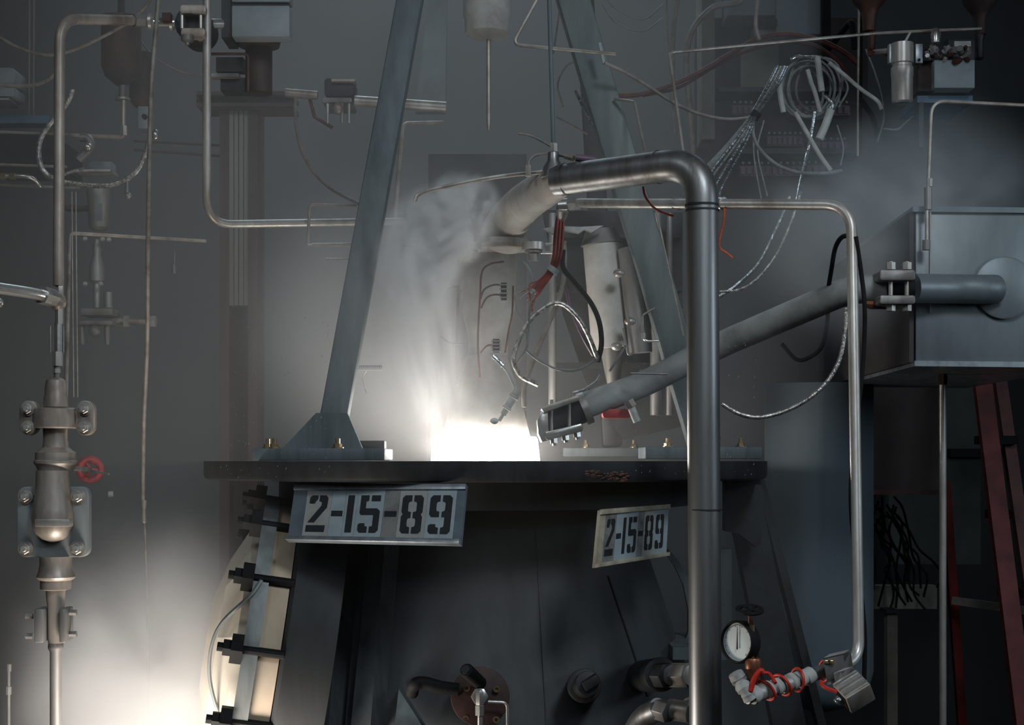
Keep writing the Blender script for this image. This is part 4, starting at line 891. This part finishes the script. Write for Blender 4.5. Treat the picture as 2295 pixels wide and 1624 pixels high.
for a, b, r, sg, mt in ((1474, 1500, 26, 6, 'steel_dull'), (1498, 1546, 24, 24, 'steel'), (1544, 1560, 30, 24, 'steel_bright')):
    m = MB(); m.cyl(P(a, 1588, 3.05), P(b, 1596, 3.03), pr(r, 3.05), seg=sg); part('hex_nut' if sg == 6 else 'sleeve', m, mt, le, bevel=.002)

# ------------------------------------------------------------------ wiring and plumbing on the engine
hn = thing('red_harness', 'thick bundle of red wires hanging from the sideways pipe down to the chamber', 'wires', P(1250, 640, 3.5))
rnd = random.Random(2)
for k in range(9):
    o = (k - 4) * 2.5; e = rnd.random; z = .012 * (k % 3)
    tpart('wire', hn, 'wire_red', 2.0, 's', [(1256 + o * .8, 484, 3.46 - z), (1252 + o, 530, 3.45 - z), (1248 + o * .9, 575, 3.44 - z), (1236 + o * .8, 606, 3.44), (1214 + o * .7, 634 + o * .5, 3.45), (1196 + o, 652 + o, 3.47), (1170 + 24 * e(), 650 + 50 * e(), 3.5)])
m = MB(); m.cyl(P(1243, 600, 3.44), P(1236, 610, 3.44), pr(14, 3.44), seg=14); part('tie', m, 'wire_grey', hn, 'pale cable tie')
m = MB(); m.sphere(P(1196, 652, 3.47), pr(8, 3.47), 10, 6); part('knot', m, 'wire_grey', hn)
for k, (x, y) in enumerate(((1158, 642), (1154, 655), (1165, 668), (1182, 672))): tpart('loose_end', hn, 'wire_grey', 1.2, 's', [(1196, 652, 3.47), ((1196 + x) / 2, (652 + y) / 2 - 5, 3.48), (x, y, 3.5)])
cw = thing('chamber_wires', 'dark red sensor wires looping down the front of the chamber', 'wires', P(1080, 830, 3.5))
for pts in ([(1075, 845, 3.62), (1071, 760, 3.58), (1076, 660, 3.54), (1080, 610, 3.54), (1098, 592, 3.54), (1130, 586, 3.54)], [(1076, 670, 3.54), (1086, 648, 3.53), (1108, 638, 3.53), (1128, 640, 3.53)],
            [(1078, 690, 3.54), (1090, 668, 3.53), (1108, 660, 3.53), (1128, 662, 3.53)], [(1150, 640, 3.53), (1148, 700, 3.54), (1140, 740, 3.56), (1132, 790, 3.58)], [(1078, 790, 3.57), (1092, 775, 3.56), (1108, 774, 3.56)]):
    tpart('wire', cw, 'wire_dark_red', 2.2, 's', pts)
for cx, cyy, w, h in ((1129, 652, 13, 38), (1112, 774, 15, 30)):
    bk = part('terminal_block', pbox(cx - w / 2, cyy - h / 2, cx + w / 2, cyy + h / 2, 3.52, .02), 'black', cw)
    for j in range(4): part('terminal', pbox(cx - w / 2 - 3, cyy - h / 2 + 3 + j * h / 4, cx + w / 2 + 3, cyy - h / 2 + 6 + j * h / 4, 3.516, .01), 'steel_dull', bk)
tube('dark_hose', 'dark hose bowing beside the pale pump body', 'hose', 'black_rubber', 6, 's', [(1262, 560, 3.5), (1262, 600, 3.5), (1290, 636, 3.5), (1325, 680, 3.5), (1343, 722, 3.5), (1348, 770, 3.52), (1340, 808, 3.56)])
tube('tan_rod', 'tan straight rod slanting down behind the braided loop', 'rod', 'hose_grey', 6, 's', [(1264, 540, 3.6), (1265, 600, 3.6), (1256, 660, 3.6), (1225, 735, 3.6), (1178, 855, 3.6), (1174, 912, 3.6)])
tube('braided_loop', 'braided hose arching up and over in front of the tan rod', 'hose', 'braid', 5.5, 's', [(1206, 862, 3.52), (1168, 842, 3.5), (1151, 810, 3.48), (1158, 775, 3.48), (1180, 728, 3.48), (1208, 698, 3.48), (1240, 680, 3.48), (1266, 684, 3.48), (1296, 712, 3.48), (1318, 750, 3.5), (1338, 800, 3.54)])
tube('grey_lead', 'thin grey lead dropping from the red harness knot', 'wire', 'wire_grey', 2.5, 's', [(1196, 655, 3.46), (1187, 690, 3.47), (1184, 745, 3.48), (1180, 780, 3.48), (1160, 812, 3.5)])
tube('grey_lead', 'thin grey lead sagging in a bow below the braided loop', 'wire', 'wire_grey', 2.6, 's', [(1176, 782, 3.5), (1205, 806, 3.5), (1250, 828, 3.5), (1290, 830, 3.52), (1325, 812, 3.54), (1345, 790, 3.56)])
tube('grey_lead', 'fine lead arching above the red wire knot', 'wire', 'wire_grey', 1.8, 's', [(1172, 585, 3.5), (1188, 605, 3.5), (1196, 640, 3.47)])
tube('grey_lead', 'fine lead falling between chamber and braided loop', 'wire', 'wire_grey', 1.6, 's', [(1152, 660, 3.5), (1160, 700, 3.5), (1176, 730, 3.5), (1182, 765, 3.49)])
tube('purple_sleeved_wire', 'purple-sleeved wire leaning on the pale pump body', 'wire', 'purple', 5, 's', [(1268, 640, 3.52), (1280, 690, 3.52), (1306, 752, 3.52), (1330, 795, 3.54)])
tube('upright_probe', 'straight pale probe tube left of the chamber', 'tube', 'tube_thin', 3, '', [(1027, 640, 3.6), (1022, 860, 3.6)])
tube('curled_lead', 'curled thin pale lead stuck out left of the chamber', 'wire', 'wire_grey', 1.8, 's', [(988, 755, 3.55), (1010, 768, 3.55), (1040, 772, 3.57)])
tube('curled_lead', 'short forked pale lead on the left of the chamber top', 'wire', 'wire_grey', 1.8, 's', [(1002, 650, 3.55), (1020, 642, 3.55), (1034, 652, 3.58)])
ig = thing('igniter_cable', 'bright white ribbed connector on a short lead above the flame', 'cable', P(1107, 955, 3.5))
tpart('lead', ig, 'tape', 3.2, 's', [(1104, 798, 3.5), (1118, 810, 3.5), (1136, 832, 3.5), (1148, 855, 3.5), (1156, 874, 3.5)])
tpart('frayed_end', ig, 'foil', 5.5, 's', [(1104, 797, 3.5), (1116, 808, 3.5), (1128, 820, 3.5)])
ip = [P(1160, 875, 3.5), P(1152, 893, 3.5), P(1136, 917, 3.5), P(1122, 938, 3.5)]
for a, b, r in ((0, .14, 10), (.16, .26, 12), (.28, .58, 9), (.6, .66, 11), (.68, .86, 7), (.86, 1.08, 4)):
    m = MB(); A_, B_ = ip[0], ip[3]; m.cyl(A_.lerp(B_, a), A_.lerp(B_, b), pr(r, 3.5), seg=14); part('connector_ring', m, 'pale' if r != 9 else 'tape', ig)
m = MB(); m.sphere(P(1108, 944, 3.5), pr(10, 3.5), 12, 8, (1, 1, .8)); part('plug_tip', m, 'tape', ig)
sv = thing('red_solenoid', 'small red valve with white spout under the propellant duct', 'valve', P(1400, 950, 3.55))
part('body', pads(1382, 926, 62, 20, 3.56, .05, 6), 'valve_red', sv, bevel=.002); m = MB(); m.cyl(P(1412, 905, 3.53), P(1428, 945, 3.53), pr(9, 3.53), seg=14); part('spout', m, 'tape', sv); m = MB(); m.cyl(P(1408, 898, 3.53), P(1416, 912, 3.53), pr(13, 3.53), seg=6); part('nut', m, 'steel', sv)
jh = thing('hooked_tube', 'small white hooked tube sticking out beside the green-grey leg', 'tube', P(1445, 770, 3.6))
tpart('tube', jh, 'steel_bright', 2.6, 'f', [(1468, 690, 3.6), (1440, 706, 3.6), (1442, 764, 3.6), (1476, 764, 3.6)], 12); part('nut', vl(1442, 3.6, [(746, 5), (758, 5)], 6), 'steel', jh)
tube('slim_rod', 'slim rod leaning beside the green-grey leg', 'rod', 'tube_thin', 2.2, '', [(1470, 470, 3.5), (1532, 752, 3.5)])
tube('dark_crossbar', 'thin dark bar crossing toward the green-grey leg above the duct', 'rod', 'steel_dull', 2.4, '', [(1414, 836, 3.5), (1496, 838, 3.5)])
tube('pump_line', 'twin looped tube under the dark pump casing', 'tube', 'steel_dull', 3, 'f', [(1404, 690, 3.62), (1420, 792, 3.62), (1408, 795, 3.62), (1396, 735, 3.62)], fr=8)
tube('pump_line', 'short bright pipe stub on the duct above the flange', 'tube', 'steel_bright', 3.5, 's', [(1284, 880, 3.5), (1310, 872, 3.5), (1335, 856, 3.52), (1345, 840, 3.54)])
tube('pump_line', 'rod slanting off the pump outlet toward the leg', 'rod', 'steel_dull', 3, '', [(1366, 832, 3.55), (1402, 775, 3.6)])
it = thing('injector_bracket', 'ragged metal plate edge under the sideways pipe', 'bracket', P(1290, 520, 3.65))
m = MB(); m.prism([P(x, y, 3.66) for x, y in ((1216, 512), (1250, 506), (1300, 508), (1352, 505), (1340, 512), (1326, 520), (1310, 514), (1298, 522), (1262, 516), (1240, 524))], (0, .02, 0)); part('plate', m, 'steel_dull', it)
for y in (547, 566): tpart('rod', it, 'steel', 3, '', [(1212, y, 3.62), (1245, y, 3.62)])

# ------------------------------------------------------------------ overhead lines and hanging drum
dm = thing('ceramic_drum', 'pale stained drum hanging overhead with a thin rod below', 'drum', P(1090, 85, 4.0))
part('drum', vl(1092, 4.0, [(-60, 54), (36, 54), (42, 51), (76, 50), (84, 36), (88, 10)], 32), 'pale', dm); part('rod', vl(1095, 4.0, [(86, 5), (270, 5), (292, 3)], 12), 'tube_thin', dm)
tube('kinked_tube', 'thin copper-tinted tube kinked in a sharp V behind the vertical sense tube', 'tube', 'tube_thin', 4, 'f', [(1236, -60, 3.5), (1148, 100, 3.5), (1380, 121, 3.5)], fr=14)
tube('short_cable', 'short cable end poking out over the bent pipe', 'cable', 'hose_grey', 2.6, 's', [(1162, 299, 3.4), (1186, 303, 3.4), (1210, 314, 3.4), (1238, 330, 3.2)])
bk = thing('blue_bracket', 'narrow pale blue bracket on the green-grey leg holding a grey cable', 'bracket', P(1352, 140, 3.6))
m = MB(); m.prism([P(1341, 96, 3.6), P(1347, 95, 3.6), P(1357, 140, 3.6), P(1351, 142, 3.6)], (0, .012, 0)); part('strip', m, 'box_grey', bk)
tube('long_grey_cable', 'long grey cable swooping from the blue bracket to the silver bundle', 'cable', 'hose_grey', 4, 's', [(1355, 141, 3.58), (1400, 162, 3.6), (1450, 192, 3.65), (1510, 230, 3.7), (1570, 256, 3.75), (1630, 267, 3.8), (1690, 262, 3.8)])
for k, pts in enumerate(([(1290, 205, 3.75), (1312, 250, 3.7), (1328, 280, 3.65)], [(1306, 206, 3.75), (1322, 250, 3.72), (1332, 276, 3.68)])):
    tube('bright_strut', ('warm' if k == 0 else 'cool') + '-lit short bright strut against the green-grey leg', 'rod', 'foil', 3.5, '', pts)
for k, pts in enumerate(([(1262, 240, 3.9), (1250, 190, 3.9), (1268, 150, 3.9), (1290, 136, 3.9)], [(1240, 120, 3.9), (1252, 40, 3.9), (1264, -40, 3.9)], [(1246, 262, 3.9), (1284, 282, 3.9), (1316, 300, 3.9)])):
    tube('faint_wire', ('curled faint wire', 'upright faint wire', 'slanting faint wire')[k] + ' behind the vertical sense tube', 'wire', 'hose_grey', 2.2, 's', pts)
rk2 = thing('rear_panel_strip', 'tall pale narrow panel fading in mist behind the blue-grey leg', 'panel', P(975, 240, 4.6))
part('panel', polyprism([(966, -40), (1002, -40), (998, 250), (930, 250)], 4.6, .04), 'box_grey', rk2)
rk3 = thing('rear_cabinet', 'dim upright cabinet lost in mist behind the engine', 'cabinet', P(1060, 470, 4.9))
part('body', pbox(960, 345, 1180, 2140, 4.9, .4), 'wall', rk3); part('door', pbox(968, 352, 1076, 2000, 4.885, .02), 'wall', rk3)

# ------------------------------------------------------------------ upper wiring rack
tube('red_cable_bundle', 'long dark red cable bundle swinging across the wiring rack', 'cables', 'wire_dark_red', 5.5, 's', [(1370, 214, 4.3), (1430, 212, 4.3), (1500, 192, 4.3), (1570, 160, 4.3), (1640, 118, 4.3), (1700, 86, 4.3), (1760, 76, 4.3), (1830, 88, 4.3), (1890, 116, 4.3), (1930, 150, 4.3)])
tube('red_cable_bundle', 'second dark red strand fraying beside the long bundle', 'cables', 'wire_dark_red', 4, 's', [(1440, 214, 4.32), (1520, 196, 4.32), (1600, 150, 4.32), (1660, 120, 4.32), (1740, 96, 4.32), (1820, 100, 4.32), (1880, 140, 4.32), (1912, 190, 4.32)])
for pts, r, lab in (([(1680, -60, 4.5), (1660, 2, 4.5), (1600, 16, 4.5), (1556, 60, 4.5), (1540, 110, 4.5), (1538, 160, 4.5), (1546, 240, 4.5), (1552, 345, 4.5)], 7, 'thick pale hose arching over and down behind the bent pipe'),
                    ([(1526, -40, 4.5), (1512, 40, 4.5), (1507, 110, 4.5), (1506, 200, 4.5)], 6, 'pale hose dropping from overhead beside the arching hose'),
                    ([(1492, -40, 4.45), (1496, 60, 4.45), (1502, 150, 4.45), (1512, 300, 4.45)], 2.6, 'slim pale hose nearest the green-grey leg overhead'),
                    ([(1704, -40, 4.0), (1696, 20, 4.0), (1694, 60, 4.0), (1702, 90, 4.0)], 4.5, 'pale hose hanging in front of the overhead duct panel')):
    tube('overhead_hose', lab, 'hose', 'hose_grey', r, 's', pts)
tube('bent_corner_tube', 'long thin tube running from the overhead box and turning down behind the bent pipe', 'tube', 'tube_thin', 3.4, 'f', [(2200, 64, 3.9), (1960, 75, 3.9), (1500, 118, 3.7), (1532, 345, 3.6)], fr=16)
tube('corner_tube', 'thin tube turning down from the green-grey leg to the bent pipe', 'tube', 'tube_thin', 3.2, 'f', [(1378, 222, 3.65), (1422, 228, 3.6), (1446, 340, 3.5)], fr=10)
for k in range(2): tube('slack_wire', ('upper' if k else 'lower') + ' slack wire in the dark corner above the leg', 'wire', 'wire_grey', 1.8, 's', [(1350, 10 - 30 * k, 4.4), (1380, 50 - 30 * k, 4.4), (1440, 70 - 26 * k, 4.4), (1486, 40 - 30 * k, 4.4)])
up_ = thing('wiring_rack', 'tall dim rack of terminal strips behind the silver cable bundle', 'rack', P(1760, 420, 4.8))
part('back_board', pbox(1560, 40, 1945, 450, 4.85, .05), 'brown_panel', up_); part('upright', pbox(1573, -60, 1602, 312, 4.72, .16), 'beige_dark', up_); part('board', pbox(1660, 100, 1745, 195, 4.78, .05), 'beige_dark', up_)
part('shelf', pbox(1610, 195, 1900, 205, 4.7, .12), 'dark_steel', up_); part('shelf', pbox(1640, 332, 1930, 344, 4.7, .12), 'dark_steel', up_)
for x0, x1, y, n in ((1640, 1690, 236, 4), (1770, 1905, 236, 9), (1718, 1800, 305, 7), (1810, 1900, 318, 6), (1658, 1800, 372, 10), (1806, 1850, 370, 3)):
    st = part('terminal_strip', pbox(x0, y, x1, y + 22, 4.72, .05), 'purple', up_, 'purplish terminal strip')
    w = (x1 - x0) / n
    for j in range(n):
        part('terminal', pbox(x0 + j * w + w * .2, y + 2, x0 + j * w + w * .8, y + 18, 4.71, .02), 'purple', st); m = MB(); m.sphere(P(x0 + (j + .5) * w, y - 7, 4.72), pr(3.2, 4.72), 8, 5); part('screw', m, 'box_grey', st)
od = thing('overhead_duct_panel', 'plain blue-grey duct panel overhead behind the hanging hose', 'duct', P(1740, 80, 4.6))
part('panel', pbox(1740, -60, 1846, 76, 4.6, .12), 'tank_blue', od); part('panel', pbox(1630, -60, 1740, 34, 4.62, .12), 'tank_blue', od); part('vent', pbox(1706, 42, 1742, 58, 4.58, .04), 'black', od); part('bracket', pbox(1690, 58, 1746, 82, 4.62, .06), 'beige_dark', od)
part('edge_beam', pbox(1846, -60, 1862, 130, 4.55, .2), 'black', od)
sbn = thing('silver_cable_bundle', 'bundle of silvery foil-wrapped cables tied and fanning down to the bent pipe', 'cables', P(1690, 265, 3.8))
for k, (x0, x1, r) in enumerate(((1722, 1588, 4), (1730, 1592, 3), (1738, 1606, 4), (1744, 1618, 3))):
    tpart('cable', sbn, 'foil' if k != 1 else 'braid', r, 's', [(x0 + 20, 150, 4.0), (x0, 190, 3.9), (1690 + (k - 1.5) * 4, 258, 3.8), (1664 + (k - 1.5) * 8, 310, 3.7), (x1, 395 + 8 * k, 3.5), (x1 - 6, 450, 3.4)])
tpart('wide_strand', sbn, 'wire_grey', 8, 's', [(1684, 266, 3.82), (1640, 320, 3.75), (1592, 372, 3.6), (1560, 400, 3.5)])
m = MB(); m.cyl(P(1697, 252, 3.8), P(1688, 264, 3.8), pr(12, 3.8), seg=14); part('tie', m, 'black', sbn)
tube('grey_loop_cable', 'grey cable looping low from the silver bundle tie to the coil', 'cable', 'wire_grey', 4, 's', [(1688, 262, 3.8), (1686, 290, 3.8), (1700, 330, 3.8), (1740, 368, 3.8), (1790, 386, 3.85), (1850, 388, 3.9), (1885, 382, 3.95)])
ci = thing('cable_coil', 'hank of grey cables coiled and hung on the wiring rack', 'cables', P(1815, 270, 4.1))
for k, (cx, cyy, rx, ry, rot) in enumerate(((1812, 196, 60, 66, .1), (1818, 204, 52, 58, -.2), (1806, 200, 56, 64, .3), (1826, 196, 58, 70, 0), (1836, 190, 50, 62, .4), (1800, 205, 44, 56, -.3))):
    pts = []
    for j in range(29):
        t = 2 * math.pi * j / 28; x = rx * math.cos(t); y = ry * math.sin(t)
        pts.append(P(cx + x * math.cos(rot) - y * math.sin(rot), cyy + x * math.sin(rot) + y * math.cos(rot), 4.1 + .012 * k))
    m = MB(); m.tube(pts, pr(3, 4.1), 8, caps=False); part('turn', m, 'wire_grey', ci)
for k, (pts, r) in enumerate((([(1772, 134, 4.08), (1786, 127, 4.08), (1800, 128, 4.08), (1836, 130, 4.08)], 4), ([(1832, 128, 4.05), (1836, 160, 4.05), (1842, 205, 4.05)], 7), ([(1810, 156, 4.05), (1818, 185, 4.05), (1828, 212, 4.05), (1838, 252, 4.05)], 5), ([(1746, 180, 4.05), (1750, 220, 4.05), (1756, 252, 4.05)], 6), ([(1848, 214, 4.05), (1866, 232, 4.05), (1862, 246, 4.05)], 5))):
    tpart('label_tail', ci, 'tape' if k in (1, 2, 3) else 'foil', r, 's', pts)
tube('wrapped_tail', 'fat taped cable tail dropping from the coil to the rack shelf', 'cable', 'tape', 9, 's', [(1862, 246, 4.0), (1850, 280, 4.0), (1836, 312, 4.0)])
tube('wrapped_tail', 'taped cable tail ending in a pale plug beside the mist', 'cable', 'tape', 5, 's', [(1782, 252, 4.0), (1810, 300, 4.0), (1836, 345, 4.0), (1862, 382, 4.0)])
tube('wrapped_tail', 'pale taped cable slanting right from the coil toward the regulator', 'cable', 'tape', 4.5, 's', [(1858, 140, 4.0), (1890, 166, 4.0), (1930, 200, 4.0), (1966, 226, 4.0), (1976, 245, 4.0)])
tube('silver_tail', 'thin silver cable falling from the coil past the strips', 'cable', 'foil', 4, 's', [(1826, 250, 4.0), (1818, 300, 4.0), (1808, 350, 4.0), (1796, 400, 3.9), (1786, 450, 3.85)])
for k, pts in enumerate(([(1690, 270, 3.9), (1690, 350, 3.9), (1706, 445, 3.9)], [(1712, 270, 3.9), (1698, 340, 3.9), (1720, 440, 3.9)], [(1876, 280, 4.1), (1890, 330, 4.1), (1884, 370, 4.1)])):
    tube('rack_wire', ('first thin wire hanging from the silver bundle tie', 'second thin wire crossing the first below the bundle tie', 'thin wire drooping at the far end of the strips')[k], 'wire', 'wire_grey', 1.8, 's', pts)
for x, mt in ((1926, 'tube_thin'), (1932, 'black')): tube('rack_conduit', ('pale' if mt == 'tube_thin' else 'black') + ' thin conduit running down past the brown pressure bottle', 'conduit', mt, 3, '', [(x, -60, 4.2), (x - 4, 350, 4.2)])

# ------------------------------------------------------------------ pressure bottles and regulator by the box
a1 = thing('brown_pressure_bottle', 'glossy brown pressure bottle hanging neck-down beside the dark beam', 'tank', P(1952, 112, 4.0))
part('bottle', vl(1948, 4.0, [(-70, 44), (-20, 44), (4, 36), (18, 24), (26, 20), (40, 16), (70, 14)], 32), 'rust', a1); part('fitting', vl(1954, 4.0, [(68, 8), (76, 13), (80, 9), (112, 7)], 12), 'rust', a1)
m = MB(); m.cyl(P(1946, 118, 4.0), P(1990, 114, 3.95), pr(6, 4.0), seg=12); part('side_pipe', m, 'steel', a1)
for px in (1950, 1986): m = MB(); m.cyl(P(px - 4, 117, 3.98), P(px + 4, 116, 3.98), pr(10, 4.0), seg=6); part('nut', m, 'copper', a1)
a2 = thing('dark_pressure_bottle', 'near-black pressure bottle hanging neck-down beyond the regulator', 'tank', P(2195, 130, 4.0))
part('bottle', vl(2196, 4.0, [(-70, 46), (-14, 46), (14, 34), (30, 20), (40, 15), (78, 13)], 32), 'rust_dark', a2); part('neck', vl(2195, 4.0, [(76, 11), (84, 12), (90, 9), (130, 10), (134, 6)], 14), 'dark_steel', a2)
r1 = thing('filter_regulator', 'silver cylindrical filter with a square mounting bracket', 'regulator', P(2020, 232, 3.9))
part('cylinder', vl(2022, 3.9, [(98, 25), (142, 25), (144, 22), (150, 22), (152, 25), (170, 25), (172, 24), (228, 23), (232, 20)], 28), 'steel', r1)
for x0, x1 in ((1993, 2012), (2052, 2068)):
    pl = part('bracket', pbox(x0, 98, x1, 141, 3.9, .02), 'alu', r1, bevel=.001); m = MB(); m.cyl(P((x0 + x1) / 2, 134, 3.9), P((x0 + x1) / 2, 134, 3.895), pr(3, 3.9), seg=10); part('hole', m, 'black', pl)
tpart('wire', r1, 'tape', 3, '', [(2026, 98, 3.88), (2040, 72, 3.9)])
r2 = thing('relay_box', 'pale square relay box with corroded fittings on its lid', 'box', P(2140, 198, 3.9))
part('shell', pbox(2094, 134, 2185, 197, 3.9, .12), 'box_grey', r2, bevel=.002); part('side', pbox(2058, 136, 2094, 204, 3.93, .12), 'rust_dark', r2); part('lid_plate', pbox(2126, 84, 2184, 138, 3.94, .05), 'dark_steel', r2); part('name_strip', pbox(2139, 92, 2176, 104, 3.93, .02), 'tape', r2)
rnd = random.Random(4)
for k in range(20):
    c = P(2076 + 96 * rnd.random(), 108 + 30 * rnd.random(), 3.9); q = V((rnd.random() - .5, -.4, rnd.random() - .5)).normalized() * pr(6 + 7 * rnd.random(), 3.9); m = MB(); m.cyl(c - q, c + q, pr(4 + 4 * rnd.random(), 3.9), seg=(6, 12)[k % 2]); part('fitting', m, ('steel_dull', 'rust', 'steel')[k % 3], r2)
part('valve_cap', vl(2097, 3.88, [(64, 6), (76, 12), (96, 10)], 12), 'steel_bright', r2); part('tray', pbox(2056, 214, 2180, 230, 3.95, .2), 'blue_trim', r2); part('tray_leg', pbox(2060, 228, 2070, 330, 3.95, .03), 'dark_steel', r2)
for k, pts in enumerate(([(1940, 110, 4.1), (1960, 160, 4.1), (1978, 220, 4.1), (1980, 270, 4.1), (1966, 318, 4.1)], [(1890, 170, 4.1), (1900, 200, 4.1), (1880, 240, 4.1)], [(1980, 288, 4.1), (2010, 290, 4.1), (2030, 274, 4.1), (2052, 254, 4.1)])):
    tube('side_wire', ('long thin wire bowing past the silver filter', 'short curl of wire beside the coil', 'short braided lead below the silver filter')[k], 'wire', 'wire_grey', 2.2, 's', pts)
tube('black_strut', 'black diagonal strut beside the brown pressure bottle', 'strut', 'black', 7, 'f', [(1856, 110, 4.56), (1908, 46, 4.4), (1916, 110, 4.4)], fr=10)
tube('black_hose', 'black hose sloping from the rack toward the silver filter', 'hose', 'black_rubber', 6, 's', [(1930, 225, 4.2), (1955, 262, 4.2), (1968, 310, 4.2)])

# ------------------------------------------------------------------ haze and steam
volume('haze_volume', 0.13, (1.0, 0.99, 0.98))
m = MB(); m.sphere((0, 0, 0), 1.0, 32, 16)
for q in m.v:
    q.x, q.y, q.z = [c0 + r0 * math.copysign(abs(t) ** .62, t) for c0, r0, t in zip((-0.38, 4.85, 2.15), (1.25, 1.75, 2.1), q)]
solo('haze', m, 'haze_volume', 'thin grey water mist filling the test cell behind the ring', 'haze', kind='stuff')

def puff(c, rad, rot, density, ns, label, thr=(0.42, 0.72), stretch=(1, 1, 1), col=(1, 1, 1), offset=(0, 0, 0), distort=0.8):
    nm = 'steam_%d' % len(MATS)
    volume(nm, density, col, ns, thr, True, stretch, distort, 0.0, offset)
    mm = MB(); mm.sphere((0, 0, 0), 1.0, 20, 12)
    o = bpy.data.objects.new('steam_cloud', mm.mesh('steam_cloud', nm)); COL.objects.link(o)
    o.location = P(*c); Y = c[2]
    o.scale = (pr(rad[0], Y), rad[2], pr(rad[1], Y)); o.rotation_euler = (0, rot, 0)
    return tag(o, label, 'steam', 'steam clouds', 'stuff')
puff((1020, 490, 3.40), (125, 115, .13), math.radians(-35), 95, 1.7, 'dense white steam pouring off the frosted elbow', (0.44, 0.74), distort=0.6)
puff((940, 590, 3.42), (115, 190, .15), math.radians(12), 90, 1.6, 'thick bluish steam curl hanging between leg and engine', (0.43, 0.74), offset=(3, 1, 2), distort=0.6)
puff((950, 770, 3.50), (110, 230, .16), math.radians(-12), 20, 1.7, 'soft steam stream falling from the curl toward the flame', (0.40, 0.70), (1.6, 1.6, .6))
puff((365, 1530, 3.5), (400, 430, .45), 0, 9, 1.5, 'bright warm-lit steam bank billowing beside the port hatch', (0.32, 0.68))
puff((2000, 500, 3.6), (400, 330, .45), 0, 4, 1.5, 'faint bluish mist drifting over the sheet metal box', (0.34, 0.75), col=(.86, .94, 1))
puff((880, 720, 3.6), (390, 390, .5), 0, 1.5, 1.0, 'broad lit mist around the engine above the ring plate', (0.1, 0.6))

# water drops thrown up around the ring
rnd = random.Random(21); mm = MB()
for k in range(300):
    px = (480 + 260 * rnd.random()) if k % 2 else (1400 + 300 * rnd.random()); py = 700 + 370 * rnd.random(); Y = 2.95 + .06 * rnd.random(); c = P(px, py, Y); r = .0003 + .0003 * rnd.random(); h = r * (2 + 3 * rnd.random()); q = V((.35 * h, 0, h))
    mm.add([c - q, c + V((r, 0, 0)), c + V((0, r, 0)), c + V((-r, 0, 0)), c + V((0, -r, 0)), c + q], [(0, 2, 1), (0, 3, 2), (0, 4, 3), (0, 1, 4), (5, 1, 2), (5, 2, 3), (5, 3, 4), (5, 4, 1)])
solo('water_spray', mm, 'pale', 'fine water drops in the air around ring plate and legs', 'spray', kind='stuff')
